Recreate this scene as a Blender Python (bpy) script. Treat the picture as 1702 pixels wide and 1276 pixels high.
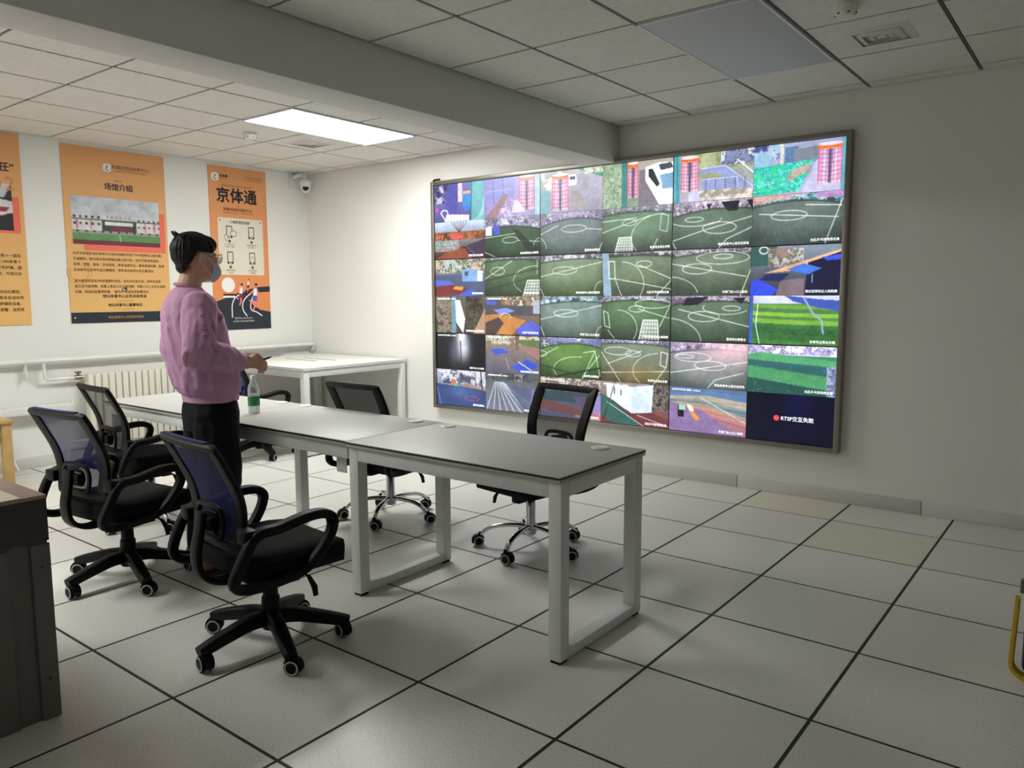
import bpy, bmesh, math, random
import numpy as np
from mathutils import Vector, Matrix, noise
random.seed(7)
PI = math.pi
for o in list(bpy.data.objects): bpy.data.objects.remove(o)
S = bpy.context.scene
COL = S.collection

# ------------------------------------------------------------------ camera
F_PX = 1288.04
cam_d = bpy.data.cameras.new('camera'); cam = bpy.data.objects.new('camera', cam_d); COL.objects.link(cam)
cam_d.sensor_width = 36.0; cam_d.lens = 36.0 * F_PX / 1702.0; cam_d.clip_start = 0.05
yaw, pitch, roll = -0.659247, 0.113991, -0.0036195
f0 = Vector((math.sin(yaw), math.cos(yaw), 0)); r0 = Vector((math.cos(yaw), -math.sin(yaw), 0)); u0 = Vector((0, 0, 1))
fw = f0*math.cos(pitch) - u0*math.sin(pitch); up = u0*math.cos(pitch) + f0*math.sin(pitch)
rt = r0*math.cos(roll) + up*math.sin(roll); up2 = up*math.cos(roll) - r0*math.sin(roll)
M = Matrix((rt, up2, -fw)).transposed().to_4x4(); M.translation = Vector((0.70058, -4.89456, 1.38698))
cam.matrix_world = M
S.camera = cam
# ------------------------------------------------------------------ world, exposure, light levels
W = bpy.data.worlds.new('world'); S.world = W; W.use_nodes = True
W.node_tree.nodes['Background'].inputs[0].default_value = (0.6, 0.65, 0.7, 1)
W.node_tree.nodes['Background'].inputs[1].default_value = 0.05
S.view_settings.view_transform = 'Standard'; S.view_settings.look = 'None'
S.view_settings.exposure = 1.1; S.view_settings.gamma = 1.0; S.view_settings.use_curve_mapping = False
LAMP_POWER = 15.0       # emission of the lit ceiling panels
SCREEN_POWER = 0.62     # emission of the video wall

# ------------------------------------------------------------------ helpers
def lin(c):
    if isinstance(c, str):
        c = c.lstrip('#'); c = [int(c[i:i+2], 16)/255 for i in (0, 2, 4)]
    else: c = [x/255 for x in c]
    return tuple(x/12.92 if x <= .04045 else ((x+.055)/1.055)**2.4 for x in c)
MATS = {}
def mat(name, col, rough=.5, metal=0., var=.0, vscale=8., bump=0., bscale=200., emit=None, estr=0., spec=.5, alpha=None, coat=0.):
    m = bpy.data.materials.new(name); m.use_nodes = True; nt = m.node_tree; b = nt.nodes['Principled BSDF']
    c = lin(col) + (1,)
    b.inputs['Base Color'].default_value = c; b.inputs['Roughness'].default_value = rough; b.inputs['Metallic'].default_value = metal
    b.inputs['Specular IOR Level'].default_value = spec
    if coat: b.inputs['Coat Weight'].default_value = coat
    tc = nt.nodes.new('ShaderNodeTexCoord')
    if var > 0:
        n = nt.nodes.new('ShaderNodeTexNoise'); n.inputs['Scale'].default_value = vscale; n.inputs['Detail'].default_value = 4
        nt.links.new(tc.outputs['Object'], n.inputs['Vector'])
        r = nt.nodes.new('ShaderNodeValToRGB')
        r.color_ramp.elements[0].position = .3; r.color_ramp.elements[1].position = .7
        r.color_ramp.elements[0].color = tuple(x*(1-var) for x in c[:3]) + (1,)
        r.color_ramp.elements[1].color = tuple(min(1, x*(1+var)) for x in c[:3]) + (1,)
        nt.links.new(n.outputs['Fac'], r.inputs['Fac']); nt.links.new(r.outputs['Color'], b.inputs['Base Color'])
    if bump > 0:
        n2 = nt.nodes.new('ShaderNodeTexNoise'); n2.inputs['Scale'].default_value = bscale; n2.inputs['Detail'].default_value = 3
        nt.links.new(tc.outputs['Object'], n2.inputs['Vector'])
        bp = nt.nodes.new('ShaderNodeBump'); bp.inputs['Strength'].default_value = bump; bp.inputs['Distance'].default_value = .004
        nt.links.new(n2.outputs['Fac'], bp.inputs['Height']); nt.links.new(bp.outputs['Normal'], b.inputs['Normal'])
    if emit is not None:
        b.inputs['Emission Color'].default_value = lin(emit) + (1,); b.inputs['Emission Strength'].default_value = estr
    if alpha is not None: b.inputs['Alpha'].default_value = alpha
    MATS[name] = m; return m

def finish(bm, name, m, parent=None, smooth=40, loc=None, recalc=True):
    if recalc: bmesh.ops.recalc_face_normals(bm, faces=bm.faces)
    me = bpy.data.meshes.new(name); bm.to_mesh(me); bm.free()
    return link(me, name, m, parent, smooth, loc)
def link(me, name, m, parent=None, smooth=40, loc=None):
    if smooth and len(me.polygons):
        me.polygons.foreach_set('use_smooth', [True]*len(me.polygons)); me.set_sharp_from_angle(angle=math.radians(smooth))
    if m is not None and not me.materials: me.materials.append(MATS[m] if isinstance(m, str) else m)
    o = bpy.data.objects.new(name, me); COL.objects.link(o)
    if parent is not None: o.parent = parent
    if loc is not None: o.location = loc
    return o
def tag(o, label=None, cat=None, group=None, kind=None):
    if label: o['label'] = label
    if cat: o['category'] = cat
    if group: o['group'] = group
    if kind: o['kind'] = kind
    return o
def thing(name, label, cat, loc=(0, 0, 0), rz=0, group=None):
    o = bpy.data.objects.new(name, None); COL.objects.link(o); o.location = loc; o.rotation_euler = (0, 0, rz); o.empty_display_size = .1
    return tag(o, label, cat, group)
def copy_tree(o, parent=None):
    c = o.copy(); COL.objects.link(c)
    if parent is not None: c.parent = parent
    for ch in o.children: copy_tree(ch, c)
    return c
def box(bm, c, s, bev=0., rot=None, seg=2):
    r = bmesh.ops.create_cube(bm, size=1.0); vs = r['verts']
    bmesh.ops.scale(bm, vec=s, verts=vs)
    if bev > 0:
        es = list({e for v in vs for e in v.link_edges})
        g = bmesh.ops.bevel(bm, geom=es, offset=bev, segments=seg, affect='EDGES', profile=.5)
        vs = list({v for f in g['faces'] for v in f.verts} | {v for v in vs if v.is_valid})
    if rot is not None: bmesh.ops.rotate(bm, cent=(0, 0, 0), matrix=rot, verts=vs)
    bmesh.ops.translate(bm, vec=c, verts=vs); return vs
def sweep(bm, pts, prof, side=None, closed=False, scales=None, caps=True):
    """prof: 2D outline (a along side, b along normal)."""
    pts = [Vector(p) for p in pts]; n = len(pts); rings = []
    ref = Vector(side) if side is not None else None
    prev = None
    for i, p in enumerate(pts):
        if closed: t = pts[(i+1) % n] - pts[i-1]
        else: t = pts[min(i+1, n-1)] - pts[max(i-1, 0)]
        t.normalize()
        if ref is not None: b = ref - t*ref.dot(t)
        else:
            if prev is None: prev = Vector((0, 0, 1)) if abs(t.z) < .9 else Vector((1, 0, 0))
            b = prev - t*prev.dot(t)
        b.normalize(); prev = b; nn = t.cross(b)
        sc = scales[i] if scales is not None else 1.
        if not isinstance(sc, (tuple, list)): sc = (sc, sc)
        rings.append([bm.verts.new(p + b*(a*sc[0]) + nn*(c*sc[1])) for a, c in prof])
    m = len(prof)
    for i in range(n if closed else n-1):
        A, B = rings[i], rings[(i+1) % n]
        for j in range(m): bm.faces.new((A[j], A[(j+1) % m], B[(j+1) % m], B[j]))
    if not closed and caps: bm.faces.new(rings[0][::-1]); bm.faces.new(rings[-1])
    return rings
def circ(r, n=10, ry=None):
    ry = r if ry is None else ry
    return [(r*math.cos(2*PI*k/n), ry*math.sin(2*PI*k/n)) for k in range(n)]
def rrect(w, h, r, n=3):
    out = []
    for cx, cy, a0 in ((w/2-r, h/2-r, 0), (-w/2+r, h/2-r, PI/2), (-w/2+r, -h/2+r, PI), (w/2-r, -h/2+r, 1.5*PI)):
        for k in range(n+1):
            a = a0 + PI/2*k/n; out.append((cx+r*math.cos(a), cy+r*math.sin(a)))
    return out
def tube(bm, pts, r, n=10, closed=False, **k): return sweep(bm, pts, circ(r, n), closed=closed, **k)
def lathe(bm, prof, c=(0, 0, 0), n=20, axis='z'):
    rings = []; c = Vector(c)
    for r, z in prof:
        ring = []
        for k in range(n):
            a = 2*PI*k/n; v = Vector((r*math.cos(a), r*math.sin(a), z))
            if axis == 'x': v = Vector((v.z, v.x, v.y))
            if axis == 'y': v = Vector((v.x, v.z, v.y))
            ring.append(bm.verts.new(c+v))
        rings.append(ring)
    for A, B in zip(rings, rings[1:]):
        for k in range(n): bm.faces.new((A[k], A[(k+1) % n], B[(k+1) % n], B[k]))
    bm.faces.new(rings[0][::-1]); bm.faces.new(rings[-1])
def cat_spline(pts, n=6, closed=False):
    P = [Vector(p) for p in pts]; out = []; L = len(P)
    rng = range(L) if closed else range(L-1)
    for i in rng:
        p0 = P[i-1] if (closed or i > 0) else P[0]*2-P[1]
        p1 = P[i]; p2 = P[(i+1) % L]; p3 = P[(i+2) % L] if (closed or i+2 < L) else P[-1]*2-P[-2]
        for k in range(n):
            t = k/n
            out.append(.5*((2*p1)+(p2-p0)*t+(2*p0-5*p1+4*p2-p3)*t*t+(-p0+3*p1-3*p2+p3)*t**3))
    if not closed: out.append(P[-1])
    return out
def one(name, m, parent, fn, smooth=40, **k):
    bm = bmesh.new(); fn(bm); return finish(bm, name, m, parent, smooth, **k)
def quick_box(name, m, parent, c, s, bev=0., **k):
    bm = bmesh.new(); box(bm, (0, 0, 0), s, bev); o = finish(bm, name, m, parent, **k); o.location = c; return o
def text_mesh(body, size, align='LEFT', bold=0.):
    cu = bpy.data.curves.new('txt', 'FONT'); cu.body = body; cu.size = size; cu.align_x = align; cu.resolution_u = 2
    o = bpy.data.objects.new('txt', cu); COL.objects.link(o)
    dg = bpy.context.evaluated_depsgraph_get(); dg.update()
    me = bpy.data.meshes.new_from_object(o.evaluated_get(dg)); bpy.data.objects.remove(o); bpy.data.curves.remove(cu)
    me.materials.clear()
    if bold:
        bm = bmesh.new(); r = bold*size
        for k, (dx, dy) in enumerate(((0, 0), (r, 0), (-r, 0), (0, r), (0, -r))):
            n0 = len(bm.verts); bm.from_mesh(me); bm.verts.ensure_lookup_table()
            for v in bm.verts[n0:]: v.co += Vector((dx, dy, .00008*k))
        bm.to_mesh(me); bm.free()
    return me
def text_on(name, body, size, m, parent, loc, basis, align='CENTER', bold=0.):
    me = text_mesh(body, size, align, bold)
    o = bpy.data.objects.new(name, me); COL.objects.link(o); me.materials.append(MATS[m]); o.parent = parent
    mm = Matrix(basis).transposed().to_4x4(); mm.translation = Vector(loc); o.matrix_local = mm; return o
B_BACK = (Vector((1, 0, 0)), Vector((0, 0, 1)), Vector((0, -1, 0)))    # text on the wall y = max, read from -y
B_LEFT = (Vector((0, 1, 0)), Vector((0, 0, 1)), Vector((1, 0, 0)))     # text on the wall x = min, read from +x

# ------------------------------------------------------------------ materials
mat('wall_paint', (231, 230, 225), .75, var=.02, vscale=1.5, bump=.08, bscale=60)
mat('ceiling_board', (222, 219, 213), .85, var=.06, vscale=40, bump=.25, bscale=160)
mat('grid_metal', (120, 119, 116), .5, .2)
mat('dark_void', (22, 22, 22), .9)
mat('beam_paint', (214, 213, 209), .8, bump=.05, bscale=50)
mat('joint', (34, 32, 30), .6)
mat('skirting', (208, 207, 201), .45, var=.015, vscale=12)
mat('white_steel', (222, 224, 222), .35, spec=.5)
mat('core_board', (178, 176, 168), .6)
mat('edge_black', (28, 28, 28), .4)
mat('laminate', (200, 202, 198), .45, spec=.5)
mat('laminate_white', (228, 229, 222), .45)
mat('grommet', (240, 239, 234), .3)
mat('black_plastic', (5, 5, 6), .5, spec=.22)
mat('black_fabric', (15, 15, 16), .9, bump=.35, bscale=500, spec=.2)
mat('chrome', (215, 215, 218), .09, 1.)
mat('white_plastic', (225, 225, 222), .4)
mat('wheel_ring', (190, 190, 188), .45)
mat('alu', (150, 146, 138), .38, .85, var=.05, vscale=3)
mat('screen_bezel', (6, 6, 8), .3)
mat('radiator', (226, 223, 208), .4)
mat('pipe_white', (226, 226, 220), .4)
mat('brass', (150, 140, 120), .35, .8)
mat('pine', (186, 154, 98), .55, var=.14, vscale=9)
mat('dark_red', (90, 30, 34), .5)
mat('cab_dark', (62, 60, 58), .5, var=.05, vscale=5)
mat('cab_grey', (108, 106, 101), .55, var=.05, vscale=6)
mat('cab_brown', (165, 146, 132), .5, var=.06, vscale=10)
mat('cab_beige', (214, 202, 178), .5, var=.05, vscale=10)
mat('yellow_rubber', (205, 172, 40), .5, var=.08, vscale=20)
mat('case_black', (20, 20, 22), .45)
mat('case_panel', (70, 76, 70), .35, var=.25, vscale=7)
mat('vent_metal', (205, 204, 199), .4)
mat('detector', (222, 219, 210), .4)
mat('speaker_grille', (150, 155, 148), .6)
mat('lens_black', (10, 10, 12), .08)
mat('print_black', (24, 26, 32), .6)
mat('print_brown', (112, 74, 40), .6)
mat('print_navy', (28, 38, 50), .6)
mat('print_coral', (236, 112, 88), .6)
mat('print_cream', (226, 218, 200), .6)
mat('print_white', (240, 238, 234), .6)
mat('print_orange', (240, 140, 74), .6)
mat('print_skin', (240, 130, 130), .6)
mat('print_blue', (70, 88, 200), .6)
mat('print_red', (150, 30, 50), .6)
mat('print_tan', (196, 142, 82), .6)
mat('paper', (232, 232, 236), .7)
mat('skin', (214, 168, 142), .55, var=.05, vscale=14)
mat('hair', (17, 14, 13), .55, spec=.35, bump=.5, bscale=90)
mat('sweater', (204, 156, 190), .88, var=.05, vscale=25, bump=.15, bscale=260)
mat('trouser', (17, 17, 20), .85, bump=.2, bscale=220, spec=.25)
mat('shoe', (128, 78, 42), .5, var=.1)
mat('sole', (60, 50, 42), .7)
mat('mask', (222, 232, 238), .8)
mat('mask_strap', (225, 225, 225), .8)
mat('wire', (120, 92, 70), .3, .8)
mat('caption', (240, 240, 240), .5, emit=(245, 245, 250), estr=SCREEN_POWER*.9)
mat('alert_red', (220, 60, 60), .5, emit=(225, 70, 70), estr=SCREEN_POWER)
mat('lamp_lit', (250, 250, 250), .5, emit=(252, 252, 249), estr=LAMP_POWER)
mat('lamp_off', (196, 200, 206), .7, spec=.2)
mat('label_green', (44, 120, 70), .45)

def tile_mat(name, col):
    m = mat(name, col, .36); nt = m.node_tree; b = nt.nodes['Principled BSDF']
    tc = nt.nodes['Texture Coordinate']
    oi = nt.nodes.new('ShaderNodeObjectInfo')
    add = nt.nodes.new('ShaderNodeVectorMath'); add.operation = 'ADD'
    mul = nt.nodes.new('ShaderNodeVectorMath'); mul.operation = 'SCALE'; mul.inputs['Scale'].default_value = 7.3
    nt.links.new(oi.outputs['Location'], mul.inputs[0]); nt.links.new(tc.outputs['Object'], add.inputs[0]); nt.links.new(mul.outputs[0], add.inputs[1])
    v = nt.nodes.new('ShaderNodeTexNoise'); v.inputs['Scale'].default_value = 240; v.inputs['Detail'].default_value = 3
    st = nt.nodes.new('ShaderNodeMapping'); st.inputs['Scale'].default_value = (1, .45, 1); st.inputs['Rotation'].default_value = (0, 0, .6)
    nt.links.new(add.outputs[0], st.inputs['Vector']); nt.links.new(st.outputs[0], v.inputs['Vector'])
    r = nt.nodes.new('ShaderNodeValToRGB'); c = lin(col)
    e = r.color_ramp.elements; e[0].position = .33; e[1].position = .44
    e[0].color = tuple(x*.74 for x in c) + (1,); e[1].color = c + (1,)
    e2 = r.color_ramp.elements.new(.72); e2.color = tuple(min(1, x*1.07) for x in c) + (1,)
    nt.links.new(v.outputs['Fac'], r.inputs['Fac'])
    hs = nt.nodes.new('ShaderNodeHueSaturation'); mr = nt.nodes.new('ShaderNodeMapRange')
    mr.inputs['To Min'].default_value = .95; mr.inputs['To Max'].default_value = 1.04
    nt.links.new(oi.outputs['Random'], mr.inputs['Value']); nt.links.new(mr.outputs[0], hs.inputs['Value'])
    nt.links.new(r.outputs['Color'], hs.inputs['Color']); nt.links.new(hs.outputs['Color'], b.inputs['Base Color'])
    return m
tile_mat('floor_tile', (222, 220, 214)); tile_mat('floor_tile_warm', (222, 218, 200))

def mesh_mat(name, col, dens):
    m = bpy.data.materials.new(name); m.use_nodes = True; nt = m.node_tree; nt.nodes.clear()
    out = nt.nodes.new('ShaderNodeOutputMaterial'); mix = nt.nodes.new('ShaderNodeMixShader')
    tr = nt.nodes.new('ShaderNodeBsdfTransparent'); b = nt.nodes.new('ShaderNodeBsdfPrincipled')
    b.inputs['Base Color'].default_value = lin(col) + (1,); b.inputs['Roughness'].default_value = .7
    tc = nt.nodes.new('ShaderNodeTexCoord'); w = nt.nodes.new('ShaderNodeTexChecker'); w.inputs['Scale'].default_value = 420
    mr = nt.nodes.new('ShaderNodeMapRange'); mr.inputs['To Min'].default_value = dens-.22; mr.inputs['To Max'].default_value = dens+.22
    nt.links.new(tc.outputs['Object'], w.inputs['Vector']); nt.links.new(w.outputs['Fac'], mr.inputs['Value'])
    nt.links.new(mr.outputs[0], mix.inputs[0]); nt.links.new(tr.outputs[0], mix.inputs[1]); nt.links.new(b.outputs[0], mix.inputs[2])
    nt.links.new(mix.outputs[0], out.inputs[0]); MATS[name] = m
mesh_mat('mesh_black', (12, 12, 14), .74); mesh_mat('mesh_blue', (10, 30, 100), .84)
def clear_mat(name, col, dens):
    m = bpy.data.materials.new(name); m.use_nodes = True; nt = m.node_tree; nt.nodes.clear()
    out = nt.nodes.new('ShaderNodeOutputMaterial'); mix = nt.nodes.new('ShaderNodeMixShader')
    tr = nt.nodes.new('ShaderNodeBsdfTransparent'); tr.inputs[0].default_value = (.95, .97, .97, 1)
    b = nt.nodes.new('ShaderNodeBsdfPrincipled'); b.inputs['Base Color'].default_value = lin(col) + (1,); b.inputs['Roughness'].default_value = .12
    lw = nt.nodes.new('ShaderNodeLayerWeight'); lw.inputs[0].default_value = .35
    mr = nt.nodes.new('ShaderNodeMapRange'); mr.inputs['To Min'].default_value = dens; mr.inputs['To Max'].default_value = .8
    nt.links.new(lw.outputs['Facing'], mr.inputs['Value']); nt.links.new(mr.outputs[0], mix.inputs[0])
    nt.links.new(tr.outputs[0], mix.inputs[1]); nt.links.new(b.outputs[0], mix.inputs[2]); nt.links.new(mix.outputs[0], out.inputs[0]); MATS[name] = m
clear_mat('bottle_plastic', (225, 232, 232), .25); clear_mat('spectacle_glass', (230, 235, 235), .08)
def attr_mat(name, estr):
    m = bpy.data.materials.new(name); m.use_nodes = True; nt = m.node_tree; b = nt.nodes['Principled BSDF']
    a = nt.nodes.new('ShaderNodeAttribute'); a.attribute_name = 'Col'
    if estr:
        b.inputs['Base Color'].default_value = (.01, .01, .012, 1); b.inputs['Roughness'].default_value = .35
        nt.links.new(a.outputs['Color'], b.inputs['Emission Color']); b.inputs['Emission Strength'].default_value = estr
    else:
        nt.links.new(a.outputs['Color'], b.inputs['Base Color']); b.inputs['Roughness'].default_value = .6
    MATS[name] = m
attr_mat('screen_picture', SCREEN_POWER); attr_mat('printed_picture', 0)
def poster_mat(name, top, bottom, h):
    m = mat(name, top, .6); nt = m.node_tree; b = nt.nodes['Principled BSDF']; tc = nt.nodes['Texture Coordinate']
    sx = nt.nodes.new('ShaderNodeSeparateXYZ'); mr = nt.nodes.new('ShaderNodeMapRange'); mr.inputs['From Min'].default_value = -h/2; mr.inputs['From Max'].default_value = h/2
    r = nt.nodes.new('ShaderNodeValToRGB'); r.color_ramp.elements[0].color = lin(bottom) + (1,); r.color_ramp.elements[1].color = lin(top) + (1,)
    nt.links.new(tc.outputs['Object'], sx.inputs[0]); nt.links.new(sx.outputs['Z'], mr.inputs['Value']); nt.links.new(mr.outputs[0], r.inputs['Fac']); nt.links.new(r.outputs['Color'], b.inputs['Base Color'])
poster_mat('poster_yellow', (221, 160, 104), (230, 184, 110), 1.48)
poster_mat('poster_orange', (222, 158, 104), (232, 138, 80), 1.57)

# ------------------------------------------------------------------ the room
XL, YB, XR, YF, ZC = -6.20, 0.457, 2.6, -6.6, 2.67
ZT = 3.0
def wall(name, c, s): 
    o = quick_box(name, 'wall_paint', None, c, s, smooth=0); return tag(o, kind='structure')
wall('wall_left', (XL-.06, (YB+YF)/2, ZT/2), (.12, YB-YF+.24, ZT))
wall('wall_back', ((XL+XR)/2, YB+.06, ZT/2), (XR-XL, .12, ZT))
wall('wall_right', (XR+.06, (YB+YF)/2, ZT/2), (.12, YB-YF+.24, ZT))
wall('wall_front', ((XL+XR)/2, YF-.06, ZT/2), (XR-XL, .12, ZT))
fl = quick_box('floor', 'joint', None, ((XL+XR)/2, (YB+YF)/2, -.052), (XR-XL, YB-YF, .1), smooth=0); tag(fl, kind='structure')
cl = quick_box('ceiling', 'dark_void', None, ((XL+XR)/2, (YB+YF)/2, 2.75), (XR-XL, YB-YF, .1), smooth=0); tag(cl, kind='structure')
beam = quick_box('ceiling_beam', 'beam_paint', None, (-2.53, (YB+YF)/2, 2.545), (.27, YB-YF, .31), .004); tag(beam, kind='structure')
# floor tiles, 0.6 m raster
tcache = {}
def tile_me(kind, w, d, t, bev, m):
    k = (kind, round(w, 3), round(d, 3), m)
    if k not in tcache:
        bm = bmesh.new(); box(bm, (0, 0, -t/2), (w, d, t), bev, seg=1)
        bmesh.ops.recalc_face_normals(bm, faces=bm.faces); me = bpy.data.meshes.new(kind); bm.to_mesh(me); bm.free(); me.materials.append(MATS[m]); tcache[k] = me
    return tcache[k]
def put_tile(kind, x0, x1, y0, y1, z, t, gx, gy, m, parent):
    w = x1-x0-gx; d = y1-y0-gy
    if w < .02 or d < .02: return
    o = bpy.data.objects.new(kind, tile_me(kind, w, d, t, .0008, m)); COL.objects.link(o)
    o.parent = parent; o.location = Vector(((x0+x1)/2, (y0+y1)/2, z)) - parent.location
xs = [XL] + [-.6*k for k in range(10, -5, -1)] + [XR]; ys = [YB] + [-.6*k for k in range(0, 11)] + [YF]
for x0, x1 in zip(xs, xs[1:]):
    for y1, y0 in zip(ys, ys[1:]):
        c = ((x0+x1)/2, (y0+y1)/2)
        warm = (abs(c[0]+.9) < .1 and c[1] > 0) or (abs(c[0]+.3) < .1 and abs(c[1]+.3) < .1)
        put_tile('floor_tile', x0, x1, y0, y1, 0, .002, .012, .012, 'floor_tile_warm' if warm else 'floor_tile', fl)
# ceiling boards and grid
LIT = [(-4.44, -3.84, -1.48, -.28), (-4.44, -3.84, -5.08, -3.88)]
OFF = [(-1.2, -.6, -1.48, -.28), (-1.2, -.6, -4.48, -3.28), (.6, 1.2, -4.48, -3.28)]
cys = [YB, .32] + [.32-.6*k for k in range(1, 12)] + [YF]
bays = [[XL, -5.64, -5.04, -4.44, -3.84, -3.24, -2.665], [-2.395, -1.8, -1.2, -.6, 0., .6, 1.2, 1.8, 2.4, XR]]
def covered(x, y): return any(a < x < b and c < y < d for a, b, c, d in LIT+OFF)
for xb in bays:
    for x0, x1 in zip(xb, xb[1:]):
        for y1, y0 in zip(cys, cys[1:]):
            if not covered((x0+x1)/2, (y0+y1)/2): put_tile('ceiling_tile', x0, x1, y0, y1, ZC+.012, .012, .020, .018, 'ceiling_board', cl)
    for x in xb[1:-1]:
        quick_box('grid_bar', 'grid_metal', cl, Vector((x, (YB+YF)/2, ZC+.012))-cl.location, (.005, YB-YF, .02), smooth=0)
    for y in cys[1:-1]:
        quick_box('grid_bar', 'grid_metal', cl, Vector(((xb[0]+xb[-1])/2, y, ZC+.014))-cl.location, (xb[-1]-xb[0], .004, .02), smooth=0)
# the grid runs behind the lamps, which sit a little lower
def panel_light(r, lit, label):
    x0, x1, y0, y1 = r; t = thing('ceiling_light', label, 'ceiling light', ((x0+x1)/2, (y0+y1)/2, ZC), group='ceiling panel lights')
    w, d = x1-x0-.014, y1-y0-.014
    quick_box('diffuser', 'lamp_lit' if lit else 'lamp_off', t, (0, 0, -.003), (w-.02, d-.02, .012), .002)
    for sx in (-1, 1): quick_box('lamp_frame', 'white_steel', t, (sx*(w/2-.005), 0, -.002), (.01, d, .018))
    for sy in (-1, 1): quick_box('lamp_frame', 'white_steel', t, (0, sy*(d/2-.005), -.002), (w-.02, .01, .018))
panel_light(LIT[0], True, 'lit rectangular ceiling panel glowing white beside the smoke detector and small vent')
panel_light(LIT[1], True, 'second lit ceiling panel further along the poster wall')
panel_light(OFF[0], False, 'switched-off smooth grey ceiling panel in front of the video wall')
panel_light(OFF[1], False, 'switched-off ceiling panel back along the beam')
panel_light(OFF[2], False, 'switched-off ceiling panel away from the beam')
# skirting pieces along the walls
def skirting(name, horizontal, a0, a1, fixed, sign):
    root = None; a = a0; k = 0
    while a < a1-.01:
        b = min(a+1.2, a1); L = b-a-.004
        c, s = (((a+b)/2, fixed, .045), (L, .014, .09)) if horizontal else ((fixed, (a+b)/2, .045), (.014, L, .09))
        o = quick_box(name if root is None else 'skirting_piece', 'skirting', None, c, s, .003)
        if root is None: root = o; tag(o, kind='structure')
        else: o.parent = root; o.location = Vector(c)-root.location
        a = b
skirting('baseboard_back', True, -6.18, XR, YB-.0075, 1)
skirting('baseboard_left', False, YF, YB-.02, XL+.0075, 1)

# ------------------------------------------------------------------ desks
def desk(label, x0, x1, y0, y1, z, loops, top, grommets, plate=False, band='edge_black', core='core_board'):
    t = thing('office_desk', label, 'desk', ((x0+x1)/2, (y0+y1)/2, 0), group='white steel desks')
    w, d = x1-x0, y1-y0; L = .058
    quick_box('tabletop', top, t, (0, 0, z-.002), (w-.002, d, .004), .001)
    quick_box('edge_band', band, t, (0, 0, z-.0075), (w-.002, d, .007))
    quick_box('core_board', core, t, (0, 0, z-.018), (w-.004, d-.004, .014), .001)
    zt = z-.0252
    for lx in loops:
        bx = lx-(x0+x1)/2
        for sy in (-1, 1):
            leg = quick_box('leg', 'white_steel', t, (bx, sy*(d/2-.045), (zt+.012)/2), (L, L, zt-.012), .004)
            quick_box('foot_pad', 'black_plastic', leg, (0, 0, -(zt-.012)/2-.006), (.045, .045, .012))
        quick_box('floor_bar', 'white_steel', t, (bx, 0, .012+.02), (L, d-.09-L, .04), .004)
        quick_box('cross_bar', 'white_steel', t, (bx, 0, zt-.03), (L, d-.09-L, .058), .004)
    lo = min(loops)-(x0+x1)/2; hi = (max(loops) if len(loops) > 1 else x1)-(x0+x1)/2
    for sy in (-1, 1):
        quick_box('side_rail', 'white_steel', t, ((lo+hi)/2, sy*(d/2-.03), zt-.032), (hi-lo-L if len(loops) > 1 else hi-lo-L/2, .026, .062), .003)
    if plate:
        quick_box('joint_plate', 'white_steel', t, (w/2-.12, -d/2+.07, zt-.075), (.07, .006, .15), .002)
    for gx, gy in grommets:
        def g(bm): 
            lathe(bm, [(.026, 0), (.04, 0), (.04, .004), (.034, .007), (.026, .005)], n=24)
        cp = one('cable_grommet', 'grommet', t, g); cp.location = (gx-(x0+x1)/2, gy-(y0+y1)/2, z)
    return t
DZ = .728
desk('grey-topped white steel desk at the open end of the row, farthest from the man', -2.035, -.85, -2.61, -1.955, DZ, [-2.0, -.885], 'laminate', [(-1.93, -2.03), (-1.02, -2.05)])
desk('pale middle desk of the row, water bottle standing at its end', -3.22, -2.038, -2.60, -1.95, DZ, [-3.185], 'laminate', [(-2.17, -2.02), (-3.12, -2.0)], plate=True)
desk('pale desk at the radiator end of the row, black mesh chair pushed up to it', -4.40, -3.223, -2.60, -1.95, DZ, [-4.365], 'laminate', [(-3.36, -2.0)])
wd = desk('big square white desk standing in the corner below the heating pipe', -6.08, -4.72, -.80, .43, .775, [-6.04, -4.757], 'laminate_white', [], band='laminate_white', core='laminate_white')
for dy in (-.03, .05):
    quick_box('cable_slot', 'grid_metal', wd, (-.05+dy, .2+dy*2-.2, .7755), (.46, .018, .003))

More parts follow.
